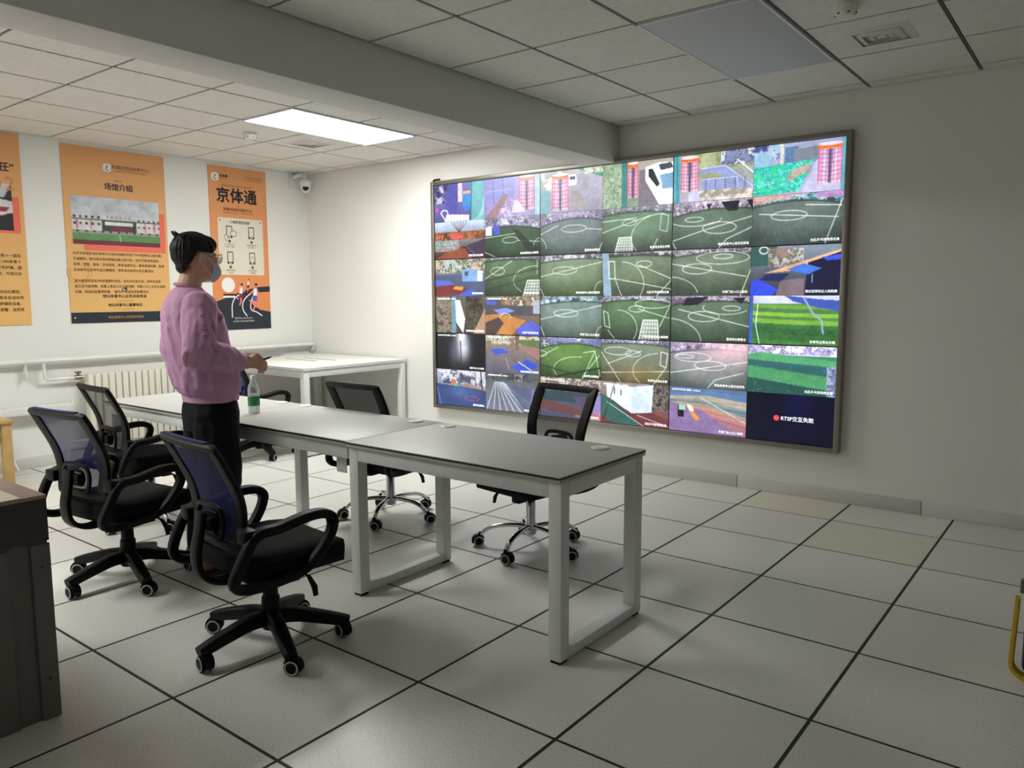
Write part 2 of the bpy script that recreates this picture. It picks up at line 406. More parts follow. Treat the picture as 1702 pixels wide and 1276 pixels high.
# ------------------------------------------------------------------ office chairs
def make_chair(label, blue, base_chrome):
    t = thing('office_chair', label, 'chair', group='swivel office chairs'); P = 'black_plastic'
    # five-star base
    for k in range(5):
        a = 2*PI*k/5; d = Vector((math.cos(a), math.sin(a), 0)); s = Vector((-d.y, d.x, 0))
        R = .285
        if base_chrome:
            pts = cat_spline([d*.02+Vector((0, 0, .125)), d*.10+Vector((0, 0, .128)), d*.19+Vector((0, 0, .118)), d*.25+Vector((0, 0, .094)), d*R+Vector((0, 0, .058))], 5)
            n = len(pts)
            leg = one('base_leg', 'chrome', t, lambda bm: sweep(bm, pts, circ(.017, 10, .012), side=s, scales=[1.15-.35*i/n for i in range(n)]), 60)
        else:
            pts = cat_spline([d*.0+Vector((0, 0, .115)), d*.09+Vector((0, 0, .118)), d*.19+Vector((0, 0, .098)), d*.27+Vector((0, 0, .078)), d*(R+.018)+Vector((0, 0, .07))], 4)
            n = len(pts)
            leg = one('base_leg', P, t, lambda bm: sweep(bm, pts, rrect(.052, .042, .012), side=s, scales=[(1.15-.3*i/n, 1.45-.6*i/n) for i in range(n)]), 50)
        c = d*R
        # castor: hood, two wheels with pale rings
        ca = a + (.9, 2.2, -.7, .4, 1.5)[k]
        cd = Vector((math.cos(ca), math.sin(ca), 0)); cs = Vector((-cd.y, cd.x, 0)); off = c + cd*.012
        rot = Matrix((cs, cd, Vector((0, 0, 1)))).transposed()
        def hood(bm):
            arc = [cd*(.034*math.cos(q))+Vector((0, 0, .031+.034*math.sin(q))) for q in [PI*i/8 for i in range(-1, 8)]]
            sweep(bm, [off+p for p in arc], rrect(.03, .006, .002, 2), side=cs)
            lathe(bm, [(.009, .05), (.011, .052), (.011, .075), (.009, .078)], c=(c.x, c.y, 0), n=10)
        ho = one('castor_hood', P, leg, hood)
        for sd in (-1, 1):
            def wh(bm):
                r = bmesh.ops.create_cone(bm, cap_ends=True, segments=18, radius1=.030, radius2=.030, depth=.014)
                bmesh.ops.rotate(bm, cent=(0, 0, 0), matrix=Matrix.Rotation(PI/2, 3, 'Y'), verts=r['verts'])
                bmesh.ops.rotate(bm, cent=(0, 0, 0), matrix=rot, verts=r['verts']); bmesh.ops.translate(bm, vec=off+cs*(sd*.0165)+Vector((0, 0, .0305)), verts=r['verts'])
            one('castor_wheel', P, leg, wh)
            def ring(bm):
                q0 = off+cs*(sd*.0242)+Vector((0, 0, .0305))
                sweep(bm, [q0+cd*(.0245*math.cos(q))+Vector((0, 0, .0245*math.sin(q))) for q in [2*PI*i/18 for i in range(18)]], rrect(.003, .006, .001, 1), side=cs, closed=True)
            one('wheel_ring', 'wheel_ring', leg, ring)
    def col(bm):
        if base_chrome: lathe(bm, [(.03, .085), (.034, .09), (.034, .14), (.026, .15), (.026, .27), (.022, .275)], n=18)
        else: lathe(bm, [(.034, .07), (.042, .085), (.038, .15), (.035, .20), (.03, .205), (.028, .26), (.024, .265)], n=18)
    one('gas_lift_sleeve', 'chrome' if base_chrome else P, t, col)
    one('gas_lift', P, t, lambda bm: lathe(bm, [(.018, .25), (.018, .335)], n=14))
    def mech(bm):
        box(bm, (0, -.02, .325), (.16, .22, .04), .008); box(bm, (0, .09, .305), (.06, .07, .06), .012)
    one('tilt_mechanism', P, t, mech)
    def lever(bm):
        tube(bm, [(.06, .03, .33), (.15, .06, .318), (.185, .07, .305)], .005, 8); sweep(bm, [(.175, .068, .31), (.20, .078, .27), (.205, .08, .235)], rrect(.022, .012, .004, 2), side=(0, 1, 0), scales=[.7, 1.1, .9])
    one('height_lever', P, t, lever)
    # seat
    def seat(bm):
        nx, ny = 15, 15; w, dp = .485, .46; grid = {}
        for layer in (0, 1):
            for i in range(nx):
                for j in range(ny):
                    u = -1+2*i/(nx-1); v = -1+2*j/(ny-1)
                    e = (abs(u)**5+abs(v)**5)**(1/5) if (u or v) else 0
                    k = min(1, 1/max(1e-6, e)) if e > 1 else 1
                    x = u*k*w/2; y = v*k*dp/2
                    edge = max(abs(u), abs(v)); rnd = max(0, (edge-.72)/.28)
                    if layer: z = .455 - .03*rnd**2 - .01*(1-u*u)*(1-v*v) - (.022*max(0, v-.4)/.6 if v > .4 else 0)
                    else: z = .335 + .045*rnd**2 - .012*(1-u*u)*(1-v*v)
                    x *= (1-.02*rnd); grid[layer, i, j] = bm.verts.new((x, y+.015, z))
        for layer in (0, 1):
            for i in range(nx-1):
                for j in range(ny-1): bm.faces.new([grid[layer, a, b] for a, b in ((i, j), (i+1, j), (i+1, j+1), (i, j+1))])
        per = [(i, 0) for i in range(nx)]+[(nx-1, j) for j in range(1, ny)]+[(i, ny-1) for i in range(nx-2, -1, -1)]+[(0, j) for j in range(ny-2, 0, -1)]
        for a, b in zip(per, per[1:]+per[:1]): bm.faces.new((grid[0, a[0], a[1]], grid[0, b[0], b[1]], grid[1, b[0], b[1]], grid[1, a[0], a[1]]))
    one('seat_cushion', 'black_fabric', t, seat, 60)
    # backrest: curve in the YZ plane
    def bc(z):  # y of the back surface at height z, curved like the photo: lumbar forward, top leaning back
        u = (z-.50)/.38
        return -.212 + .012*math.sin(PI*max(0, min(1, u*1.4))) - .112*max(0, u)**2.1
    def bw(z):
        u = (z-.50)/.38; return .19 + .03*math.sin(min(1, max(0, u))*PI*.62)
    def bp(z, x): return Vector((x, bc(z) + .30*x*x, z))   # wraps slightly around the sitter
    zs = [.475+.395*i/14 for i in range(15)]
    loop = [bp(z, -bw(z)) for z in zs] + [bp(.875, -bw(.875)*q) for q in (.93, .6, .2, -.2, -.6, -.93)] + [bp(z, bw(z)) for z in reversed(zs)] + [bp(.465, bw(.465)*q) for q in (.93, .6, .2, -.2, -.6, -.93)]
    nl = len(loop); wid = []
    for p in loop: wid.append((1., 1.) if p.z < .86 else (.75, 1.))
    def frame(bm):
        ctr = Vector((0, bc(.69), .69)); rings = []
        for i, p in enumerate(loop):
            tt = (loop[(i+1) % nl]-loop[i-1]).normalized(); inn = (ctr-p); inn -= tt*inn.dot(tt); inn.normalize(); nn = tt.cross(inn)
            if nn.y < 0: nn = -nn
            k = .058 if abs(p.x) > .15 and .49 < p.z < .85 else .032
            rings.append([bm.verts.new(p + inn*a + nn*b) for a, b in ((0, -.011), (k*.5, -.013), (k, -.005), (k, .005), (k*.5, .013), (0, .011), (-.006, 0))])
        for i in range(nl):
            A, B = rings[i], rings[(i+1) % nl]
            for j in range(7): bm.faces.new((A[j], A[(j+1) % 7], B[(j+1) % 7], B[j]))
    one('backrest_frame', P, t, frame, 50)
    def mesh(bm):
        g = [[bm.verts.new(bp(.485+.375*i/14, (bw(.485+.375*i/14)-.02)*(-1+2*j/8)) + Vector((0, .002, 0))) for j in range(9)] for i in range(15)]
        for i in range(14):
            for j in range(8): bm.faces.new((g[i][j], g[i][j+1], g[i+1][j+1], g[i+1][j]))
    one('backrest_mesh', 'mesh_blue' if blue else 'mesh_black', t, mesh, 80)
    if blue:   # the rim of the blue chairs shows a blue cloth edge along the top
        one('top_trim', 'mesh_blue', t, lambda bm: sweep(bm, [bp(.878, .17*q)+Vector((0, .006, .004)) for q in (-1, -.6, -.2, .2, .6, 1)], rrect(.008, .02, .003, 2), side=(0, 0, 1)))
    # lumbar support and the spine behind it
    lum = [Vector((x, bc(z)-.022, z)) for x, z in ((-.09, .51), (-.10, .56), (-.09, .605), (-.05, .62), (.05, .62), (.09, .605), (.10, .56), (.09, .51), (.05, .50), (-.05, .50))]
    lum = cat_spline(lum, 3, True)
    one('lumbar_ring', P, t, lambda bm: sweep(bm, lum, rrect(.014, .02, .004, 2), side=(0, 1, 0), closed=True))
    one('lumbar_ring', P, t, lambda bm: sweep(bm, [Vector((v.x*.55, v.y, .56+(v.z-.56)*.55)) for v in lum], rrect(.012, .014, .003, 2), side=(0, 1, 0), closed=True))
    sp = cat_spline([(0, -.08, .322), (0, -.20, .318), (0, -.275, .36), (0, -.29, .44), (0, -.275, .52), (0, -.262, .60)], 5); n = len(sp)
    one('back_spine', P, t, lambda bm: sweep(bm, sp, rrect(.07, .022, .008), side=(1, 0, 0), scales=[(1.1-.3*i/n, 1) for i in range(n)]))
    one('spine_joint', P, t, lambda bm: box(bm, (0, -.25, .56), (.13, .03, .05), .01))
    # loop armrests
    for sd in (-1, 1):
        x = sd*.265
        ring = cat_spline([(x, -.19, .545), (x, -.10, .556), (x, .01, .575), (x, .085, .573), (x, .125, .545), (x, .115, .49), (x*.98, .065, .42), (x*.93, .0, .368), (x*.9, -.12, .348), (x*.9, -.225, .352), (x*.95, -.27, .385), (x, -.245, .46)], 4, True)
        sc = []
        for p in ring: sc.append((1.25, 1.) if p.z > .53 else (1.0, 1.0))
        one('armrest', P, t, lambda bm: sweep(bm, ring, rrect(.042, .036, .011), side=(1, 0, 0), closed=True, scales=sc), 50)
        one('arm_bracket', P, t, lambda bm: box(bm, (sd*.19, -.05, .338), (.10, .09, .018), .004))
        one('back_joint', P, t, lambda bm: box(bm, (sd*.232, -.205, .54), (.07, .05, .055), .008))
    return t
BASEZ = 0.0
c3 = make_chair('blue mesh swivel chair with black base at the desks, between man and console', True, False)
c3.location = (-1.885, -3.135, 0); c3.rotation_euler.z = math.radians(-6)
def spin(o, deg):
    for ch in o.children:
        if ch.name.startswith('base_leg'): ch.rotation_euler.z = math.radians(deg)
def put(src, x, y, deg, label, base=0):
    o = copy_tree(src); o.location = (x, y, 0); o.rotation_euler.z = math.radians(deg-90); o['label'] = label; spin(o, base-(deg-90)); return o
spin(c3, -22+6)
put(c3, -3.07, -3.125, 97, 'blue mesh swivel chair with black base behind the standing man, near the pine table', -12)
put(c3, -5.12, -.98, 88, 'blue mesh swivel chair pushed up to the white corner desk', -86)
c2 = make_chair('black mesh swivel chair with chrome base in front of the white radiator', False, True)
c2.location = (-3.93, -2.56, 0); c2.rotation_euler.z = math.radians(-4); spin(c2, -10+4)
put(c2, -2.82, -1.60, 92, 'black mesh swivel chair with chrome base, its back against the middle desk', 8)
put(c2, -1.76, -1.555, -97, 'black mesh swivel chair with chrome base facing the desks, back to the video wall', -9)

# ------------------------------------------------------------------ video wall
class Cv:
    """A small painter for the pictures shown on the screens (u right, v down, 0..1)."""
    def __init__(s, top, bot, seed, w=160, h=90, asp=1.78):
        s.w, s.h, s.asp = w, h, asp; s.rng = np.random.default_rng(seed)
        s.U, s.V = np.meshgrid((np.arange(w)+.5)/w, (np.arange(h)+.5)/h)
        a, b = np.array(top, float), np.array(bot, float); s.I = a+(b-a)*s.V[..., None]; s.aa = 1.1/h
    def mix(s, m, col, a=1.): s.I = s.I*(1-(m*a)[..., None])+np.array(col, float)*(m*a)[..., None]; return s
    def inside(s, pts):
        r = np.zeros(s.U.shape, bool); n = len(pts)
        for i in range(n):
            x0, y0 = pts[i]; x1, y1 = pts[(i+1) % n]
            if y0 == y1: continue
            c = ((y0 > s.V) != (y1 > s.V)) & (s.U < (x1-x0)*(s.V-y0)/(y1-y0)+x0); r ^= c
        return r.astype(float)
    def poly(s, pts, col, a=1.): return s.mix(s.inside(pts), col, a)
    def rect(s, x0, y0, x1, y1, col, a=1.): return s.mix(((s.U >= x0) & (s.U < x1) & (s.V >= y0) & (s.V < y1)).astype(float), col, a)
    def line(s, pts, col, w=.018, a=1.):
        d = np.full(s.U.shape, 9.); w = max(w*.85, .012)
        for (x0, y0), (x1, y1) in zip(pts, pts[1:]):
            ax, ay = x0*s.asp, y0; bx, by = x1*s.asp, y1; L = (bx-ax)**2+(by-ay)**2+1e-9
            t = np.clip(((s.U*s.asp-ax)*(bx-ax)+(s.V-ay)*(by-ay))/L, 0, 1)
            d = np.minimum(d, np.hypot(s.U*s.asp-ax-t*(bx-ax), s.V-ay-t*(by-ay)))
        return s.mix(np.clip((w/2-d)/s.aa+.5, 0, 1), col, a)
    def arc(s, cx, cy, rx, ry, col, w=.018, a0=0., a1=360., a=1.):
        return s.line([(cx+rx*math.cos(math.radians(a0+(a1-a0)*k/28)), cy+ry*math.sin(math.radians(a0+(a1-a0)*k/28))) for k in range(29)], col, w, a)
    def disc(s, cx, cy, rx, ry, col, a=1.):
        d = np.hypot((s.U-cx)/rx, (s.V-cy)/ry); return s.mix(np.clip((1-d)*ry/s.aa+.5, 0, 1), col, a)
    def glow(s, cx, cy, rx, ry, col, a=1.):
        return s.mix(np.exp(-((s.U-cx)/rx)**2-((s.V-cy)/ry)**2), col, a)
    def grain(s, amp, cells=0):
        if cells:
            n = s.rng.normal(0, 1, (cells, cells*2)); yi = (s.V*(cells-1.01)); xi = s.U*(cells*2-1.01)
            y0, x0 = yi.astype(int), xi.astype(int); fy, fx = yi-y0, xi-x0
            v = (n[y0, x0]*(1-fx)+n[y0, x0+1]*fx)*(1-fy)+(n[y0+1, x0]*(1-fx)+n[y0+1, x0+1]*fx)*fy
        else: v = s.rng.normal(0, 1, s.U.shape)
        s.I = s.I+amp*v[..., None]; return s
    def fbm(s, size):
        v = np.zeros(s.U.shape); amp = 1.
        for cells in (max(4, int(.28/size)), max(8, int(.6/size)), max(14, int(1.3/size))):
            g = s.rng.normal(0, 1, (cells+2, int(cells*1.6)+2)); yi = s.V*cells; xi = s.U*cells*1.6
            y0, x0 = yi.astype(int), xi.astype(int); fy, fx = yi-y0, xi-x0
            v += amp*((g[y0, x0]*(1-fx)+g[y0, x0+1]*fx)*(1-fy)+(g[y0+1, x0]*(1-fx)+g[y0+1, x0+1]*fx)*fy); amp *= .9
        return v + s.rng.normal(0, .35, s.U.shape)
    def clutter(s, x0, y0, x1, y1, cols, n=60, size=.03, a=.85):
        m = ((s.U >= x0) & (s.U < x1) & (s.V >= y0) & (s.V < y1)).astype(float); return s.speck(m, cols, size, a)
    def speck(s, m, cols, size=.03, a=.9):
        v = s.fbm(size); r = v.ravel().argsort().argsort().reshape(v.shape)/v.size*(len(cols)-1e-3); i = r.astype(int); C = np.array([cols[k] for k in s.rng.permutation(len(cols))], float)
        f = np.clip((r-i-.7)/.3, 0, 1)[..., None]; col = C[i]*(1-f)+C[np.minimum(i+1, len(cols)-1)]*f
        s.I = s.I*(1-(m*a)[..., None])+col*(m*a)[..., None]; return s
    def dots(s, x0, y0, x1, y1, col, n):
        for _ in range(n):
            x, y = int(s.rng.uniform(x0, x1)*s.w), int(s.rng.uniform(y0, y1)*s.h)
            if 0 <= x < s.w and 0 <= y < s.h: s.I[y, x] = s.I[y, x]*.3+np.array(col)*.7
        return s
    def cage(s, x0, y0, x1, y1, col, top=(255, 110, 30)):
        s.rect(x0, y0+.06, x1, y1, (216, 206, 232), .8); n = 6
        for k in range(n+1):
            x = x0+(x1-x0)*k/n; s.line([(x, y0+.06), (x, y1-.03*math.sin(PI*k/n))], col, .013, .95)
        for k in range(8): y = y0+.1+(y1-y0-.1)*k/8; s.line([(x0, y), ((x0+x1)/2, y+.02), (x1, y)], (tuple(v*.75 for v in col) if k % 2 else col), .011, .75)
        s.rect(x0, y0+.1, x0+(x1-x0)*.12, y1-.05, col, .35); s.rect(x1-(x1-x0)*.12, y0+.1, x1, y1-.05, col, .35); s.poly([((x0+x1)/2-.03, y0+.1), ((x0+x1)/2+.03, y0+.1), ((x0+x1)/2+.02, y1), ((x0+x1)/2-.02, y1)], (70, 40, 90), .5)
        s.line([((x0+x1)/2, y0+.1), ((x0+x1)/2, y1-.02)], (60, 20, 60), .02)
        s.rect(x0-.005, y0, x1+.005, y0+.09, top); s.disc((x0+x1)/2, y0, (x1-x0)/2, .035, (240, 215, 240)); return s
    def out(s):
        I = s.I
        if not getattr(s, 'plain', False):
            I = I.mean(-1, keepdims=True)*.2+I*.8; I = I*(1+.03*s.fbm(.05)[..., None])
        P = np.pad(I, ((1, 1), (1, 1), (0, 0)), mode='edge')
        I = I*.6 + .1*(P[:-2, 1:-1]+P[2:, 1:-1]+P[1:-1, :-2]+P[1:-1, 2:])
        c = np.clip(I, 0, 255)/255; return np.where(c <= .04045, c/12.92, ((c+.055)/1.055)**2.4)
WH = (250, 253, 250)
def pitch(seed, g0, g1, top=.2, band=(150, 130, 170), circle=None, arcs=(), lines=(), goal=None, fence=(90, 70, 120)):
    g0 = tuple(x*.98 for x in g0); g1 = tuple(x*.9 for x in g1); c = Cv(g0, g1, seed); c.grain(4, 7)
    c.glow(.5, top+.25, .5, .35, tuple(min(255, x*1.12+6) for x in g0), .5)
    hz = top*.62 + top*1.1*(c.U-.5)**2*(1 if seed % 3 else 1.8) + (.06*top*(c.U-.5) if seed % 2 else -.3*top*(c.U-.5))
    m = np.clip((hz-c.V)/.02, 0, 1); c.speck(m, [band, tuple(min(255, x*1.35) for x in band), tuple(x*.55 for x in band), (235, 232, 245), (58, 54, 74), tuple(x*.8 for x in band)], .035)
    c.mix(np.exp(-((c.V-hz)/.018)**2), tuple(x*.45 for x in g0), .8); c.mix(m*np.clip(1-c.V/(top*.5), 0, 1), (225, 220, 240), .35)
    for k in range(12): c.line([(k/11, 0), (k/11, top*.7)], fence, .006, .35)
    c.mix(np.clip(np.hypot((c.U-.5)*1.5, (c.V-.45)*1.5)-.62, 0, 1), (14, 22, 16), .75)
    if circle: c.arc(*circle, WH, .015)
    for a in arcs: c.arc(*a[:4], WH, .014, *(a[4:] if len(a) > 4 else ()))
    for l in lines: c.line(l, WH, .016)
    if goal:
        x, y, w, h = goal
        c.poly([(x, y), (x+w, y), (x+w*1.1, y+h), (x-w*.3, y+h)], (210, 220, 215), .45)
        for k in range(7): c.line([(x+w*k/6, y), (x-w*.3+w*1.4*k/6, y+h)], (240, 245, 240), .009)
        for k in range(5): c.line([(x-w*.3*k/5, y+h*k/5), (x+w+w*.1*k/5, y+h*k/5)], (240, 245, 240), .008)
        c.line([(x-w*.3, y+h), (x, y), (x+w, y), (x+w*1.1, y+h)], (250, 252, 250), .024)
    c.dots(0, max(top, .45), 1, 1, (200, 215, 205), 60); c.grain(3.5); return c
V = {}
c = Cv((110, 110, 190), (80, 80, 160), 1); c.clutter(0, 0, .35, .5, [(200, 200, 250), (90, 130, 210), (255, 190, 180), (40, 30, 90)], 50, .06); c.poly([(.28, 0), (.55, 0), (.45, .8), (.2, .75)], (74, 72, 176)); c.rect(.48, 0, .57, .5, (215, 205, 225)); c.rect(.58, .22, .73, .3, (250, 170, 140)); c.rect(.58, .3, .73, .68, (36, 140, 235)); c.disc(.655, .68, .075, .06, (36, 120, 225)); c.rect(.73, 0, 1, 1, (95, 180, 190)); c.line([(.75, 0), (.73, 1)], (30, 110, 110), .04)
for k in range(9): c.line([(.74+.03*k, 1), (1, .95-.1*k)], (170, 225, 225), .01)
c.poly([(.25, .8), (.7, .85), (.7, 1), (.2, 1)], (225, 225, 250)); c.line([(.13, .75), (.22, .95), (.3, .93), (.26, .7), (.18, .68), (.13, .75)], (240, 240, 255), .04); c.disc(.05, .66, .03, .05, (250, 50, 180)); V[0, 0] = c.grain(9)
c = Cv((150, 140, 215), (150, 130, 200), 2); c.rect(0, 0, .55, .55, (130, 130, 210)); c.clutter(.3, .5, 1, 1, [(210, 190, 230), (140, 120, 180), (170, 150, 200)], 70, .05)
for k in (.16, .34): c.line([(k, 0), (k+.02, .65)], (60, 60, 90), .015)
c.line([(0, .32), (.55, .3)], (170, 170, 225), .02); c.poly([(.0, 1), (.38, .4), (.45, .43), (.22, 1)], (150, 115, 120)); c.cage(.64, .03, .9, .85, (215, 50, 90), (235, 120, 80)); c.poly([(.55, .6), (.62, .6), (.75, .9), (.5, .9)], (225, 200, 225)); c.rect(.91, 0, 1, 1, (150, 200, 215)); V[0, 1] = c.grain(9)
c = Cv((175, 175, 190), (150, 145, 170), 3); c.clutter(0, 0, .45, .5, [(210, 210, 205), (160, 160, 150), (120, 150, 150)], 60, .06); c.rect(0, .45, .16, 1, (110, 165, 180)); c.poly([(.6, .0), (1, .25), (1, .0)], (60, 160, 125)); c.clutter(.7, 0, 1, .15, [(230, 230, 220), (60, 90, 70), (200, 190, 170)], 30, .05); c.poly([(.5, .5), (.62, .5), (.8, .95), (.5, .95)], (160, 150, 150)); c.poly([(.46, .12), (.58, .12), (.6, .32), (.56, .38), (.46, .38)], (235, 238, 245)); c.rect(.48, .17, .57, .25, (70, 80, 110)); c.cage(.2, .1, .46, .95, (226, 46, 96), (250, 120, 40)); V[0, 2] = c.grain(9)
c = Cv((120, 150, 110), (130, 150, 130), 4); c.clutter(0, 0, .35, 1, [(90, 130, 80), (170, 190, 150), (130, 165, 120), (200, 210, 200)], 120, .05); c.poly([(.55, 0), (.75, 0), (.85, 1), (.52, 1)], (120, 110, 125)); c.rect(.28, 0, .36, 1, (50, 135, 130)); c.cage(.37, .03, .52, .8, (240, 50, 100), (255, 110, 20)); c.rect(.52, 0, 1, .2, (170, 165, 150)); c.poly([(.62, .15), (.8, .08), (1, .1), (1, 1), (.82, 1), (.62, .45)], (238, 240, 250)); c.poly([(.66, .2), (.72, .2), (.82, .55), (.78, .6), (.66, .35)], (40, 45, 50)); c.poly([(.8, .12), (.97, .1), (1, .22), (.83, .25)], (70, 80, 85)); c.poly([(.82, .35), (1, .32), (1, .65), (.86, .66)], (110, 160, 200)); V[0, 3] = c.grain(8)
c = Cv((150, 165, 130), (165, 160, 185), 5); c.clutter(.25, .0, 1, .35, [(140, 160, 100), (175, 180, 130), (120, 130, 90)], 110, .05); c.clutter(.6, .0, 1, .3, [(120, 130, 190), (60, 70, 120), (220, 220, 240)], 45, .04); c.poly([(.35, .3), (.66, .28), (1, .75), (1, .95), (.38, .95)], (140, 150, 205)); c.poly([(.36, .43), (.55, .43), (.62, .53), (.36, .53)], (150, 160, 110)); c.line([(.35, .32), (.66, .3), (1, .78)], (225, 230, 245), .014); c.line([(.36, .55), (.8, .55), (.82, .75)], (215, 225, 245), .014); c.line([(.8, .2), (1, .5)], (240, 235, 245), .03)
for k in range(5): c.line([(.42+.12*k, .56), (.42+.12*k, .78)], (60, 65, 120), .012)
c.clutter(.3, .78, 1, 1, [(200, 190, 160), (150, 140, 120), (230, 220, 200)], 80, .03); c.rect(0, 0, .09, 1, (70, 160, 175)); c.line([(.04, 0), (.06, 1)], (30, 100, 120), .02); c.cage(.1, .06, .32, .78, (235, 50, 105), (255, 100, 20)); c.poly([(.2, .8), (.32, .78), (.36, 1), (.2, 1)], (180, 180, 215)); V[0, 4] = c.grain(8)
c = Cv((150, 160, 200), (170, 165, 210), 6); c.clutter(0, 0, .3, .3, [(90, 110, 190), (200, 210, 240), (50, 60, 110), (150, 190, 210)], 60, .05); c.rect(0, .15, .18, .45, (140, 190, 225)); c.rect(.3, 0, .34, .4, (205, 205, 190)); c.rect(.35, .08, .5, .4, (80, 120, 170)); c.poly([(.45, .15), (.75, .1), (.72, .4), (.45, .45)], (120, 130, 150)); c.poly([(0, .43), (.68, .36), (.52, .95), (0, 1)], (20, 205, 190))
c.speck(c.inside([(0, .43), (.68, .36), (.52, .95), (0, 1)]), [(20, 205, 190), (30, 225, 130), (20, 170, 200), (70, 240, 180), (16, 150, 130), (120, 240, 220)], .03)
for k in range(9): c.line([(.0, .5+.05*k), (.2, .47+.05*k), (.45, .43+.05*k)], (150, 250, 220), .01, .35)
c.speck(c.inside([(.38, .65), (.48, .5), (.64, .42), (.62, .58), (.4, .75)]), [(205, 160, 150), (180, 140, 130), (225, 185, 175)], .03); c.poly([(.55, .95), (.7, .38), (.95, .38), (.95, 1), (.55, 1)], (190, 185, 225)); c.cage(.72, .1, .96, .85, (230, 40, 120), (255, 105, 20)); c.rect(.965, 0, 1, 1, (80, 165, 190)); V[0, 5] = c.grain(8)
c = Cv((190, 215, 250), (60, 30, 20), 10); c.rect(0, .28, 1, .45, (150, 80, 40)); c.clutter(0, .3, 1, .5, [(190, 90, 40), (120, 60, 30), (230, 130, 60), (90, 40, 30)], 80, .05); c.clutter(0, .5, .5, .8, [(80, 170, 140), (60, 120, 170), (220, 150, 120), (230, 210, 190)], 60, .05)
for dx in (-.16, -.1, -.04, .03, .09, .15): c.line([(.5, .3), (.5+dx*.6, .15), (.5+dx, .02)], (90, 50, 50), .018)
c.disc(.45, .42, .14, .06, (235, 70, 70)); c.poly([(.2, 1), (.55, .7), (1, .5), (1, 1)], (58, 44, 66)); c.poly([(0, 1), (.3, .78), (.6, .72), (.75, 1)], (170, 74, 34), .85); c.line([(.62, .65), (.9, 1)], (200, 150, 130), .02, .6); V[1, 0] = c.grain(8)
c = pitch(11, (60, 100, 60), (30, 50, 34), .38, (150, 140, 200), (.47, .58, .14, .075), [(1.0, .82, .12, .25, 180, 300)], [[(0, .5), (.6, .42)], [(0, .86), (.2, 1)], [(.6, .6), (1, .66)]]); c.rect(.02, .22, .14, .45, (220, 215, 250)); c.rect(.16, .2, .28, .42, (60, 80, 220)); c.poly([(.5, .3), (.62, .35), (1, .9), (1, 1), (.85, 1)], (18, 30, 22), .7); V[1, 1] = c
V[1, 2] = pitch(12, (120, 135, 140), (70, 90, 82), .26, (170, 150, 205), (.55, .4, .2, .085), [(-.1, .85, .2, .3, 250, 360)], [[(.75, .42), (1, .46)], [(.93, 1), (1, .75)], [(0, .5), (.3, .3)]])
V[1, 3] = pitch(13, (105, 145, 110), (62, 78, 62), .2, (130, 130, 150), (.4, .35, .1, .07), [(.85, .7, .42, .5, 140, 275)], [[(0, .55), (.35, .38), (.7, .22)], [(.8, .75), (.72, 1)], [(0, .3), (.5, .25)]], (.25, .68, .18, .32)); V[1, 3].line([(.85, .2), (.95, .25), (.93, .6), (.83, .55), (.85, .2)], (200, 215, 210), .02)
V[1, 4] = pitch(14, (90, 118, 98), (62, 84, 74), .3, (175, 140, 180), (.6, .58, .21, .12), [(.3, .38, .33, .14, 0, 180), (.28, .38, .12, .05)], [[(0, .82), (.4, .62), (1, .38)], [(0, .85), (.05, 1)], [(.6, 1), (.7, .82), (1, .6)]]); V[1, 4].poly([(.62, .05), (.84, .05), (.82, .25), (.7, .25)], (24, 20, 34)).poly([(.93, .05), (1, .05), (1, .25)], (24, 20, 34)).poly([(.43, .08), (.5, .06), (.47, .2)], (40, 34, 50))
V[1, 5] = pitch(15, (100, 120, 112), (58, 76, 74), .22, (80, 165, 190), (.42, .42, .2, .095), [], [[(.08, .36), (.95, .5)], [(.6, .23), (.98, .28)], [(.98, .2), (.82, 1)]]); V[1, 5].poly([(0, .0), (.6, .0), (.4, .08), (0, .18)], (240, 160, 150), .7).rect(.72, 0, 1, .12, (205, 130, 205), .7)
c = Cv((110, 120, 110), (70, 90, 170), 20); c.clutter(0, 0, 1, .38, [(220, 190, 150), (90, 110, 80), (60, 60, 50), (190, 200, 190), (240, 220, 180)], 90, .06); c.poly([(0, .45), (.5, .4), (1, .6), (1, 1), (0, 1)], (74, 86, 124)); c.rect(.55, .28, .85, .6, (110, 165, 225)); c.rect(.85, .32, .95, .6, (215, 225, 240)); c.rect(.6, .33, .67, .45, (50, 80, 130)); c.poly([(0, .72), (.3, .66), (.62, .8), (.5, .95), (0, 1)], (130, 40, 40)); c.poly([(.4, .72), (.58, .74), (.55, .84), (.35, .8)], (225, 150, 50)); c.poly([(.5, .95), (.7, .78), (.85, .95), (.85, 1), (.4, 1)], (60, 90, 215)); c.poly([(0, .55), (.3, .58), (.4, .68), (0, .72)], (70, 100, 220)); V[2, 0] = c.grain(7)
V[2, 1] = pitch(21, (86, 120, 80), (50, 74, 48), .1, (150, 140, 150), (.24, .35, .13, .1), [(.95, .6, .42, .36, 130, 270)], [[(0, .55), (.5, .1)], [(.95, .1), (.95, .45)]], (.78, .6, .26, .4)); V[2, 1].line([(0, .6), (1, .3)], (30, 46, 30), .04, .6).line([(0, .85), (.9, .5)], (30, 46, 30), .03, .6)
V[2, 2] = pitch(22, (128, 150, 118), (70, 98, 50), .18, (175, 165, 195), (.4, .38, .2, .09), [(1.0, .85, .11, .2, 150, 300)], [[(0, .52), (1, .2)], [(0, .8), (.06, 1)]])
